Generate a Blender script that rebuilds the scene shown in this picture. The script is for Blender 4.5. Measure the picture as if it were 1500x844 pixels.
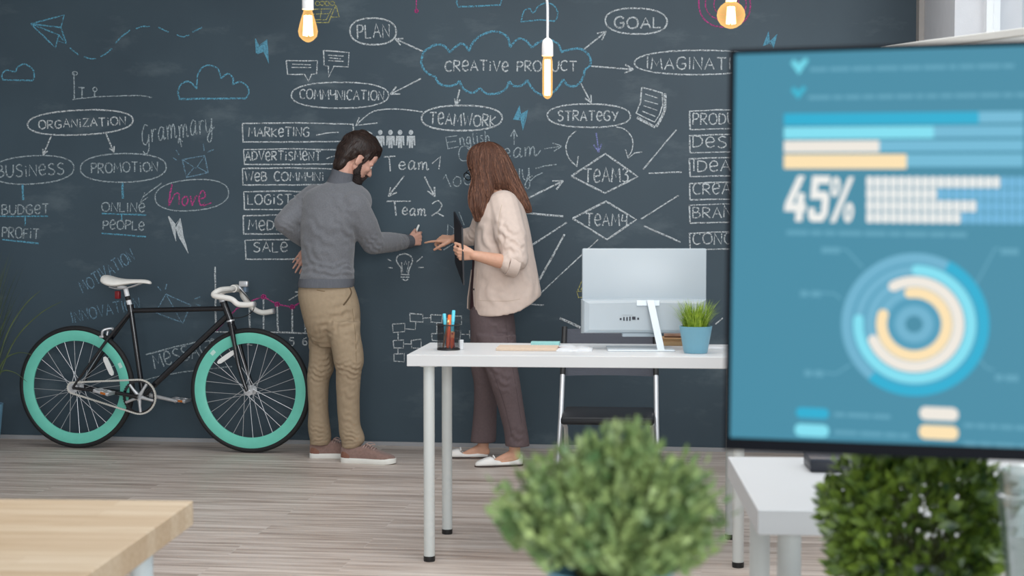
import bpy, bmesh, math, random
import numpy as np
from mathutils import Vector, Matrix, Euler
PI = math.pi
random.seed(7)
SC = bpy.context.scene
COL = SC.collection
for _o in list(bpy.data.objects):
    bpy.data.objects.remove(_o)

# ------------------------------------------------------------------ camera
F = 2200.0                     # focal length in pixels of the 1500x844 frame
PITCH = math.atan(88 / F)
CAMZ = 1.22
cam = bpy.data.cameras.new('camera'); camo = bpy.data.objects.new('camera', cam); COL.objects.link(camo)
cam.sensor_width = 36; cam.lens = F / 1500 * 36; cam.clip_start = .05
camo.location = (0, 0, CAMZ); camo.rotation_euler = (PI/2 - PITCH, 0, 0)
cam.dof.use_dof = True; cam.dof.focus_distance = 7.9; cam.dof.aperture_fstop = 6.6
SC.camera = camo
# ------------------------------------------------------------------ light and exposure
SC.view_settings.view_transform = 'Standard'; SC.view_settings.look = 'None'
SC.view_settings.gamma = 1; SC.view_settings.use_curve_mapping = False
SC.view_settings.exposure = 0.2
SC.cycles.max_bounces = 8; SC.cycles.diffuse_bounces = 4; SC.cycles.transparent_max_bounces = 24
SC.cycles.caustics_reflective = False; SC.cycles.caustics_refractive = False
SC.cycles.sample_clamp_indirect = 4
W = bpy.data.worlds.new('sky'); SC.world = W; W.use_nodes = True
W.node_tree.nodes['Background'].inputs[0].default_value = (.80, .91, 1.0, 1)
W.node_tree.nodes['Background'].inputs[1].default_value = .56
def area(name, loc, target, sx, sy, power, color):
    l = bpy.data.lights.new(name, 'AREA'); l.shape = 'RECTANGLE'; l.size = sx; l.size_y = sy
    l.energy = power; l.color = color
    o = bpy.data.objects.new(name, l); COL.objects.link(o); o.location = loc
    o.rotation_euler = (Vector(target) - Vector(loc)).to_track_quat('-Z', 'Y').to_euler()
    return o
area('window_daylight_side', (3.9, 4.6, 2.3), (-.3, 6.6, .9), 3.0, 2.0, 12, (.90, .96, 1.0))
area('window_daylight_rear', (2.2, -7.5, 2.6), (-.2, 7.0, 1.2), 7.0, 3.0, 720, (.95, .98, 1.0))

area('overhead_fill', (.2, 4.4, 3.27), (.2, 4.4, 0), 3.4, 5.0, 120, (.94, .97, 1.0))  # unseen overhead fill, added to brighten the floor and table tops

# ------------------------------------------------------------------ pixel measuring helpers
CP, SP = math.cos(PITCH), math.sin(PITCH)
def ray(px, py):
    a = (px - 750) / F; b = (422 - py) / F
    return Vector((a, CP + b * SP, -SP + b * CP))
def P(px, py, y):
    r = ray(px, py); return Vector((0, 0, CAMZ)) + r * (y / r.y)
def PF(px, py, z=0.0):
    r = ray(px, py); return Vector((0, 0, CAMZ)) + r * ((z - CAMZ) / r.z)
def hit(px, py, p0, n):
    r = ray(px, py); c = Vector((0, 0, CAMZ)); return c + r * ((p0 - c).dot(n) / r.dot(n))
def ppm(y): return F / (y * CP)
WA, WB = PF(0, 642), PF(1050, 661.5)
WD = (WB - WA).normalized()                 # along the chalk wall
WN = Vector((WD.y, -WD.x, 0))               # out of the wall, into the room
if WN.y > 0: WN = -WN
def PW(px, py, off=0.0): return hit(px, py, WA + WN * off, WN)
def wally(X): return WA.y + (X - WA.x) * WD.y / WD.x

# ------------------------------------------------------------------ materials
def lin(c):
    return tuple(((v/255)/12.92 if v/255 <= .04045 else ((v/255+.055)/1.055)**2.4) for v in c)
MATS = {}
def mat(name, col, rough=.5, metal=0.0, var=.06, scale=30, bump=0.0, bscale=None, spec=.5, sheen=0, stretch=None, col2=None, trans=0, alpha=1, coat=0, emit=None, estr=0, sss=0):
    if name in MATS: return MATS[name]
    m = bpy.data.materials.new(name); m.use_nodes = True
    nt = m.node_tree; N = nt.nodes; L = nt.links; b = N['Principled BSDF']
    c = lin(col)
    tc = N.new('ShaderNodeTexCoord'); mp = N.new('ShaderNodeMapping'); L.new(tc.outputs['Object'], mp.inputs[0])
    if stretch: mp.inputs['Scale'].default_value = stretch
    nz = N.new('ShaderNodeTexNoise'); nz.inputs['Scale'].default_value = scale; nz.inputs['Detail'].default_value = 5
    L.new(mp.outputs[0], nz.inputs['Vector'])
    rp = N.new('ShaderNodeValToRGB'); L.new(nz.outputs['Fac'], rp.inputs[0])
    rp.color_ramp.elements[0].position = .3; rp.color_ramp.elements[1].position = .7
    if col2: c0, c1 = c, lin(col2)
    else: c0 = tuple(v*(1-var) for v in c); c1 = tuple(min(1, v*(1+var)) for v in c)
    rp.color_ramp.elements[0].color = (*c0, 1); rp.color_ramp.elements[1].color = (*c1, 1)
    L.new(rp.outputs[0], b.inputs['Base Color'])
    b.inputs['Roughness'].default_value = rough; b.inputs['Metallic'].default_value = metal
    b.inputs['Specular IOR Level'].default_value = spec
    if sheen: b.inputs['Sheen Weight'].default_value = sheen
    if trans: b.inputs['Transmission Weight'].default_value = trans
    if coat: b.inputs['Coat Weight'].default_value = coat
    if sss:
        b.inputs['Subsurface Weight'].default_value = sss; b.inputs['Subsurface Radius'].default_value = (.012, .005, .003)
    if alpha < 1: b.inputs['Alpha'].default_value = alpha
    if emit: b.inputs['Emission Color'].default_value = (*lin(emit), 1); b.inputs['Emission Strength'].default_value = estr
    if bump:
        n2 = N.new('ShaderNodeTexNoise'); n2.inputs['Scale'].default_value = bscale or scale*3; n2.inputs['Detail'].default_value = 3
        L.new(mp.outputs[0], n2.inputs['Vector'])
        bp = N.new('ShaderNodeBump'); bp.inputs['Strength'].default_value = bump; bp.inputs['Distance'].default_value = .004
        L.new(n2.outputs['Fac'], bp.inputs['Height']); L.new(bp.outputs[0], b.inputs['Normal'])
    MATS[name] = m; return m
def emission(name, col, s=1.0, spec=.15):
    if name in MATS: return MATS[name]
    m = bpy.data.materials.new(name); m.use_nodes = True; nt = m.node_tree
    b = nt.nodes['Principled BSDF']; b.inputs['Base Color'].default_value = (.01, .01, .01, 1)
    b.inputs['Roughness'].default_value = .5; b.inputs['Specular IOR Level'].default_value = spec
    b.inputs['Emission Color'].default_value = (*lin(col), 1); b.inputs['Emission Strength'].default_value = s
    MATS[name] = m; return m

# ------------------------------------------------------------------ object helpers
def link(name, me, m=None, parent=None, smooth=True):
    o = bpy.data.objects.new(name, me); COL.objects.link(o)
    if m: me.materials.append(m)
    if smooth and len(me.polygons):
        me.polygons.foreach_set('use_smooth', [True]*len(me.polygons))
    if parent: o.parent = parent
    return o
def tag(o, label=None, cat=None, group=None, kind=None):
    if label: o['label'] = label
    if cat: o['category'] = cat
    if group: o['group'] = group
    if kind: o['kind'] = kind
    return o
def thing(name, loc, label, cat, rz=0, group=None):
    o = bpy.data.objects.new(name, None); COL.objects.link(o); o.empty_display_size = .1
    o.location = loc; o.rotation_euler = (0, 0, rz); return tag(o, label, cat, group)
class MB:
    """mesh builder; coordinates are those of the object it becomes"""
    def __init__(s): s.b = bmesh.new()
    def face(s, pts):
        try: return s.b.faces.new([s.b.verts.new(p) for p in pts])
        except ValueError: pass
    def box(s, lo, hi, M=None):
        x0, y0, z0 = lo; x1, y1, z1 = hi
        v = [Vector(p) for p in ((x0,y0,z0),(x1,y0,z0),(x1,y1,z0),(x0,y1,z0),(x0,y0,z1),(x1,y0,z1),(x1,y1,z1),(x0,y1,z1))]
        if M: v = [M @ p for p in v]
        v = [s.b.verts.new(p) for p in v]
        for f in ((3,2,1,0),(4,5,6,7),(0,1,5,4),(1,2,6,5),(2,3,7,6),(3,0,4,7)): s.b.faces.new([v[i] for i in f])
        return s
    def rbox(s, lo, hi, r=.003, M=None, seg=2):
        t = bmesh.new(); u = MB.__new__(MB); u.b = t; u.box(lo, hi)
        bmesh.ops.bevel(t, geom=t.edges[:], offset=r, segments=seg, affect='EDGES', profile=.5)
        if M: bmesh.ops.transform(t, matrix=M, verts=t.verts)
        s.merge(t); return s
    def merge(s, t):
        me = bpy.data.meshes.new('t'); t.to_mesh(me); t.free(); s.b.from_mesh(me); bpy.data.meshes.remove(me)
    def loft(s, rings, cap=True, close=False):
        R = [[s.b.verts.new(p) for p in r] for r in rings]; n = len(R[0])
        pairs = list(zip(R, R[1:])) + ([(R[-1], R[0])] if close else [])
        for a, c in pairs:
            for i in range(n):
                j = (i+1) % n
                s.b.faces.new((a[i], a[j], c[j], c[i]))
        if cap and not close:
            s.b.faces.new(R[0][::-1]); s.b.faces.new(R[-1])
        return s
    def tube(s, pts, r, n=10, cap=True, close=False):
        pts = [Vector(p) for p in pts]; m = len(pts)
        rr = r if isinstance(r, (list, tuple)) else [r]*m
        T = []
        for i in range(m):
            if close: t = pts[(i+1) % m] - pts[i-1]
            else: t = pts[min(i+1, m-1)] - pts[max(i-1, 0)]
            T.append(t.normalized() if t.length > 1e-9 else Vector((0,0,1)))
        up = Vector((0,0,1)) if abs(T[0].z) < .9 else Vector((1,0,0))
        a = T[0].cross(up).normalized(); rings = []
        for i in range(m):
            a = (a - T[i]*a.dot(T[i]))
            a = a.normalized() if a.length > 1e-6 else T[i].orthogonal().normalized()
            c = T[i].cross(a)
            rings.append([pts[i] + (a*math.cos(k*2*PI/n) + c*math.sin(k*2*PI/n))*rr[i] for k in range(n)])
        return s.loft(rings, cap, close)
    def lathe(s, prof, n=32, M=None, cap=False):
        rings = [[Vector((r*math.cos(k*2*PI/n), r*math.sin(k*2*PI/n), z)) for k in range(n)] for r, z in prof]
        if M: rings = [[M @ p for p in r] for r in rings]
        return s.loft(rings, cap)
    def sphere(s, c, r, M=None, u=24, v=14):
        t = bmesh.new(); bmesh.ops.create_uvsphere(t, u_segments=u, v_segments=v, radius=1)
        r = (r, r, r) if not hasattr(r, '__len__') else r
        X = Matrix.Translation(c) @ (M if M else Matrix.Identity(4)) @ Matrix.Diagonal((*r, 1))
        bmesh.ops.transform(t, matrix=X, verts=t.verts); s.merge(t); return s
    def capsule(s, p0, r0, p1, r1, n=14):
        p0, p1 = Vector(p0), Vector(p1); ax = (p1-p0)
        if ax.length < 1e-6: return s.sphere(p0, r0)
        ax.normalize(); pts, rr = [], []
        for k in range(5):
            a = PI/2*k/4; pts.append(p0 - ax*r0*math.cos(a)); rr.append(max(r0*math.sin(a), 1e-4))
        for k in range(5):
            a = PI/2*k/4; pts.append(p1 + ax*r1*math.sin(a)); rr.append(max(r1*math.cos(a), 1e-4))
        return s.tube(pts, rr, n)
    def prism(s, poly, z0, z1, M=None):
        a = [Vector((x, y, z0)) for x, y in poly]; c = [Vector((x, y, z1)) for x, y in poly]
        if M: a = [M@p for p in a]; c = [M@p for p in c]
        return s.loft([a, c])
    def mesh(s, name, fix=True):
        if fix: bmesh.ops.recalc_face_normals(s.b, faces=s.b.faces)
        me = bpy.data.meshes.new(name); s.b.to_mesh(me); s.b.free(); return me
    def build(s, name, m, parent=None, smooth=True, fix=True):
        o = link(name, s.mesh(name, fix), m, parent, smooth)
        if smooth:
            try: o.data.set_sharp_from_angle(angle=math.radians(38))
            except Exception: pass
        return o
def strands(o, name, m, flow, n, steps, step, r, seed=1, lift=.001, zmax=None, parent=None):
    """thin locks that run over a hair surface along a flow direction"""
    from mathutils.bvhtree import BVHTree
    me = o.data; bv = BVHTree.FromPolygons([v.co for v in me.vertices], [p.vertices for p in me.polygons])
    R_ = random.Random(seed); u = MB(); nv = len(me.vertices)
    for i in range(n):
        v = me.vertices[R_.randrange(nv)]; p = v.co.copy(); ps = []; l0 = R_.uniform(.4, 1)
        for k in range(max(3, int(steps*l0))):
            h = bv.find_nearest(p)
            if h[0] is None: break
            ps.append(h[0] + h[1]*lift*(1 if k else .2)); d = flow(h[0]); d = d - h[1]*d.dot(h[1])
            if d.length < 1e-4: break
            p = h[0] + d.normalized()*step
        if len(ps) > 2: u.tube(ps, [r*R_.uniform(.8, 1.2)*max(.15, 1-abs(2*j/(len(ps)-1)-.8)**3) for j in range(len(ps))], 5)
    t = u.build(name, m, parent or o); t['kind'] = 'stuff'; return t
def spline(pts, n=6, close=False):
    """Catmull-Rom through points (any dimension)"""
    pts = [Vector(p) for p in pts]; m = len(pts); out = []
    for i in range(m if close else m-1):
        g = lambda k: pts[k % m] if close else pts[min(max(k, 0), m-1)]
        p0, p1, p2, p3 = g(i-1), g(i), g(i+1), g(i+2)
        for k in range(n):
            t = k/n
            out.append(.5*((2*p1) + (p2-p0)*t + (2*p0-5*p1+4*p2-p3)*t*t + (3*p1-p0-3*p2+p3)*t**3))
    if not close: out.append(pts[-1])
    return out
def remeshed(mb, voxel, smooth=6, factor=.5):
    """fuse overlapping closed shapes into one continuous surface"""
    bmesh.ops.recalc_face_normals(mb.b, faces=mb.b.faces)
    me = bpy.data.meshes.new('t'); mb.b.to_mesh(me); mb.b.free()
    o = bpy.data.objects.new('t', me); COL.objects.link(o)
    r = o.modifiers.new('r', 'REMESH'); r.mode = 'VOXEL'; r.voxel_size = voxel
    s = o.modifiers.new('s', 'SMOOTH'); s.iterations = smooth; s.factor = factor
    dg = bpy.context.evaluated_depsgraph_get()
    out = bpy.data.meshes.new_from_object(o.evaluated_get(dg))
    bpy.data.objects.remove(o); bpy.data.meshes.remove(me); return out
def get_co(me):
    a = np.empty(len(me.vertices)*3, 'f'); me.vertices.foreach_get('co', a); return a.reshape(-1, 3)
def get_no(me):
    a = np.empty(len(me.vertices)*3, 'f'); me.vertices.foreach_get('normal', a); return a.reshape(-1, 3)
def set_co(me, a):
    me.vertices.foreach_set('co', a.astype('f').ravel()); me.update()
def folds(me, items):
    """cloth folds: (centre, direction across the folds, wavelength, amplitude, reach across, reach along)"""
    co, no = get_co(me), get_no(me); d = np.zeros(len(co))
    for c, v, wl, amp, ra, rl in items:
        v = np.array(Vector(v).normalized()); q = co - np.array(c)
        s = q @ v; rest = np.linalg.norm(q - np.outer(s, v), axis=1)
        wob = s + .18*wl*np.sin(rest*9/ max(rl, .01)) + .12*wl*np.sin(q[:, 0]*41+q[:, 2]*23)
        ph = np.cos(2*PI*wob/wl); ph = np.sign(ph)*np.abs(ph)**.8
        d += .85*amp*ph*np.exp(-(s/ra)**2 - (rest/rl)**2)
    set_co(me, co + no*d[:, None])
def ringrow(y, xl, xr, d, hd, n=28, e=2.4, slope=0.0):
    """horizontal cross-section: left and right pixel edge, depth and half thickness; slope tilts it along x"""
    A, B = P(xl, y, d), P(xr, y, d); c = (A+B)/2; hw = (B.x-A.x)/2
    out = []
    for k in range(n):
        a = 2*PI*k/n; ca, sa = math.cos(a), math.sin(a)
        x = hw*math.copysign(abs(ca)**(2/e), ca); yy = hd*math.copysign(abs(sa)**(2/e), sa)
        out.append(Vector((c.x+x, c.y+yy, c.z + slope*x)))
    return out
# ================================================================== the room
def wall_material():
    m = bpy.data.materials.new('chalkboard_paint'); m.use_nodes = True; nt = m.node_tree; N = nt.nodes; L = nt.links
    b = N['Principled BSDF']; tc = N.new('ShaderNodeTexCoord')
    def noise(scale, det, st=None, rough=.5):
        mp = N.new('ShaderNodeMapping'); L.new(tc.outputs['Object'], mp.inputs[0])
        if st: mp.inputs['Scale'].default_value = st
        z = N.new('ShaderNodeTexNoise'); z.inputs['Scale'].default_value = scale; z.inputs['Detail'].default_value = det
        z.inputs['Roughness'].default_value = rough; L.new(mp.outputs[0], z.inputs['Vector']); return z
    a = noise(1.3, 6); r = N.new('ShaderNodeValToRGB'); L.new(a.outputs['Fac'], r.inputs[0])
    r.color_ramp.elements[0].position = .35; r.color_ramp.elements[1].position = .75
    r.color_ramp.elements[0].color = (*lin((50, 67, 78)), 1); r.color_ramp.elements[1].color = (*lin((60, 78, 89)), 1)
    # rubbed-out chalk dust
    c = noise(2.1, 8, (1, 1, 2.2), .62); r2 = N.new('ShaderNodeValToRGB'); L.new(c.outputs['Fac'], r2.inputs[0])
    r2.color_ramp.elements[0].position = .56; r2.color_ramp.elements[1].position = .82
    r2.color_ramp.elements[0].color = (0, 0, 0, 1); r2.color_ramp.elements[1].color = (.30, .30, .30, 1)
    mx = N.new('ShaderNodeMix'); mx.data_type = 'RGBA'; L.new(r2.outputs[0], mx.inputs[0]); L.new(r.outputs[0], mx.inputs[6])
    mx.inputs[7].default_value = (*lin((140, 154, 160)), 1)
    L.new(mx.outputs[2], b.inputs['Base Color']); b.inputs['Roughness'].default_value = .55
    b.inputs['Specular IOR Level'].default_value = .45
    f = noise(160, 3); bp = N.new('ShaderNodeBump'); bp.inputs['Strength'].default_value = .12; bp.inputs['Distance'].default_value = .002
    L.new(f.outputs['Fac'], bp.inputs['Height']); L.new(bp.outputs[0], b.inputs['Normal'])
    return m
def floor_material():
    m = bpy.data.materials.new('grey_oak_laminate'); m.use_nodes = True; nt = m.node_tree; N = nt.nodes; L = nt.links
    b = N['Principled BSDF']; tc = N.new('ShaderNodeTexCoord'); mp = N.new('ShaderNodeMapping'); L.new(tc.outputs['Object'], mp.inputs[0])
    mp.inputs['Rotation'].default_value = (0, 0, -math.atan2(WD.y, WD.x))
    def ramp(src, els):
        r = N.new('ShaderNodeValToRGB'); L.new(src, r.inputs[0]); e = r.color_ramp.elements
        e[0].position, e[0].color = els[0][0], (*lin(els[0][1]), 1); e[1].position, e[1].color = els[-1][0], (*lin(els[-1][1]), 1)
        for p, c in els[1:-1]:
            q = e.new(p); q.color = (*lin(c), 1)
        return r
    br = N.new('ShaderNodeTexBrick'); L.new(mp.outputs[0], br.inputs['Vector']); br.inputs['Scale'].default_value = 1
    br.inputs['Brick Width'].default_value = 1.28; br.inputs['Row Height'].default_value = .192; br.inputs['Mortar Size'].default_value = .0015
    br.inputs['Color1'].default_value = (.25, .25, .25, 1); br.inputs['Color2'].default_value = (.75, .75, .75, 1); br.inputs['Mortar'].default_value = (.5, .5, .5, 1)
    br.offset = .37; br.inputs['Bias'].default_value = 0
    mp2 = N.new('ShaderNodeMapping'); L.new(mp.outputs[0], mp2.inputs[0]); mp2.inputs['Scale'].default_value = (1.1, 17, 1)
    ad = N.new('ShaderNodeVectorMath'); ad.operation = 'ADD'; L.new(mp2.outputs[0], ad.inputs[0])
    sc = N.new('ShaderNodeVectorMath'); sc.operation = 'SCALE'; sc.inputs['Scale'].default_value = 9; L.new(br.outputs['Color'], sc.inputs[0]); L.new(sc.outputs[0], ad.inputs[1])
    n1 = N.new('ShaderNodeTexNoise'); n1.inputs['Scale'].default_value = 1.5; n1.inputs['Detail'].default_value = 7; n1.inputs['Roughness'].default_value = .62; L.new(ad.outputs[0], n1.inputs['Vector'])
    g = ramp(n1.outputs['Fac'], [(.26, (146, 130, 120)), (.42, (184, 170, 160)), (.56, (210, 199, 190)), (.76, (226, 219, 212))])
    mx = N.new('ShaderNodeMix'); mx.data_type = 'RGBA'; mx.blend_type = 'MULTIPLY'; mx.inputs[0].default_value = .35
    L.new(g.outputs[0], mx.inputs[6])
    t = ramp(br.outputs['Color'], [(.2, (205, 200, 196)), (.8, (255, 252, 248))]); L.new(t.outputs[0], mx.inputs[7])
    mo = N.new('ShaderNodeMix'); mo.data_type = 'RGBA'; L.new(br.outputs['Fac'], mo.inputs[0]); L.new(mx.outputs[2], mo.inputs[6]); mo.inputs[7].default_value = (*lin((196, 186, 178)), 1)
    L.new(mo.outputs[2], b.inputs['Base Color'])
    rr = N.new('ShaderNodeMapRange'); L.new(n1.outputs['Fac'], rr.inputs[0]); rr.inputs[3].default_value = .34; rr.inputs[4].default_value = .5
    L.new(rr.outputs[0], b.inputs['Roughness']); b.inputs['Specular IOR Level'].default_value = .4
    bp = N.new('ShaderNodeBump'); bp.inputs['Strength'].default_value = .15; bp.inputs['Distance'].default_value = .002; L.new(n1.outputs['Fac'], bp.inputs['Height']); L.new(bp.outputs[0], b.inputs['Normal'])
    return m
Mwhite = mat('white_paint', (196, 196, 196), .6, var=.02, scale=8)
Mplaster = mat('grey_plaster', (206, 207, 210), .8, var=.03, scale=12, bump=.1, bscale=120)
Mceil = mat('ceiling_paint', (215, 215, 213), .8, var=.02)
BACKH = 3.3
C0 = WA - WD * 1.2                                        # left end of the chalk wall
C1 = PW(1347, 300); C1.z = 0                              # right end (corner)
C0.z = 0
def W2(o, along, out, z=0): return o + WD*along + WN*out + Vector((0, 0, z))
def slab(name, pts, z0, z1, m):
    u = MB(); u.loft([[Vector((p.x, p.y, z0)) for p in pts], [Vector((p.x, p.y, z1)) for p in pts]])
    return tag(u.build(name, m, None, False), kind='structure')
slab('floor', [W2(C0, -.25, -.25), W2(C1, .45, -.25), W2(C1, .45, 11.2), W2(C0, -.25, 11.2)], -.12, 0, floor_material())
wall_back = slab('wall_back', [W2(C0, -.25, -.25), W2(C1, .45, -.25), W2(C1, .45, 0), W2(C0, -.25, 0)], 0, BACKH, wall_material())
slab('ceiling', [W2(C0, -.25, -.25), W2(C1, .45, -.25), W2(C1, .45, 11.2), W2(C0, -.25, 11.2)], BACKH, BACKH+.12, Mceil)
slab('wall_left', [W2(C0, -.25, 0), W2(C0, 0, 0), W2(C0, 0, 11.2), W2(C0, -.25, 11.2)], 0, BACKH, Mplaster)
u = MB()                                                   # wall with the window opening
T = 1.07; T1 = 4.6; SILL, HEAD = .95, 3.0
def seg(a, b_, z0, z1):
    q = [W2(C1, 0, a), W2(C1, .3, a), W2(C1, .3, b_), W2(C1, 0, b_)]
    u.loft([[Vector((p.x, p.y, z0)) for p in q], [Vector((p.x, p.y, z1)) for p in q]])
seg(0, T, 0, BACKH); seg(T1, 5.2, 0, BACKH); seg(T, T1, 0, SILL); seg(T, T1, HEAD, BACKH)
tag(u.build('wall_right', Mplaster, None, False), kind='structure')
u = MB()
def bar(a0, a1, z0, z1, o0=.13, o1=.19):
    q = [W2(C1, o0, a0), W2(C1, o1, a0), W2(C1, o1, a1), W2(C1, o0, a1)]
    u.loft([[Vector((p.x, p.y, z0)) for p in q], [Vector((p.x, p.y, z1)) for p in q]])
bar(T, T+.07, SILL, HEAD); bar(T1-.07, T1, SILL, HEAD); bar(T+.07, T1-.07, SILL, SILL+.07); bar(T+.07, T1-.07, HEAD-.07, HEAD)
bar((T+T1)/2-.04, (T+T1)/2+.04, SILL+.07, HEAD-.07)
wf = tag(u.build('window_1', mat('window_frame_white', (225, 228, 230), .4, var=.01), None, False), kind='structure')
def pane(a0, a1):
    u2 = MB(); q = [W2(C1, .158, a0), W2(C1, .163, a0), W2(C1, .163, a1), W2(C1, .158, a1)]
    u2.loft([[Vector((p.x, p.y, SILL+.07)) for p in q], [Vector((p.x, p.y, HEAD-.07)) for p in q]])
    m = MATS.get('pane')
    if not m:
        m = bpy.data.materials.new('pane'); m.use_nodes = True; N = m.node_tree.nodes
        t = N.new('ShaderNodeBsdfTransparent'); g = N.new('ShaderNodeBsdfGlossy'); g.inputs['Roughness'].default_value = .02
        x = N.new('ShaderNodeMixShader'); x.inputs[0].default_value = .05
        m.node_tree.links.new(t.outputs[0], x.inputs[1]); m.node_tree.links.new(g.outputs[0], x.inputs[2])
        m.node_tree.links.new(x.outputs[0], N['Material Output'].inputs[0]); MATS['pane'] = m
    u2.build('pane', m, wf, False)
pane(T+.07, (T+T1)/2-.04); pane((T+T1)/2+.04, T1-.07)
u = MB(); q = [W2(C1, -.08, T+.002), W2(C1, .128, T+.002), W2(C1, .128, T1-.002), W2(C1, -.08, T1-.002)]
u.loft([[Vector((p.x, p.y, SILL+.0005)) for p in q], [Vector((p.x, p.y, SILL+.03)) for p in q]])
u.build('windowsill', mat('window_frame_white', (225, 228, 230)), wf, False)
# skirting strip and the corner trim
slab('baseboard_back', [W2(C0, .002, .001), W2(C1, -.03, .001), W2(C1, -.03, .013), W2(C0, .002, .013)], 0, .022, mat('skirting', (150, 152, 155), .5, var=.02))
slab('trim_1', [W2(C1, -.028, .001), W2(C1, -.001, .001), W2(C1, -.001, .11), W2(C1, -.028, .11)], 0, BACKH-.001, mat('corner_trim', (168, 164, 160), .7, var=.03))

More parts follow.
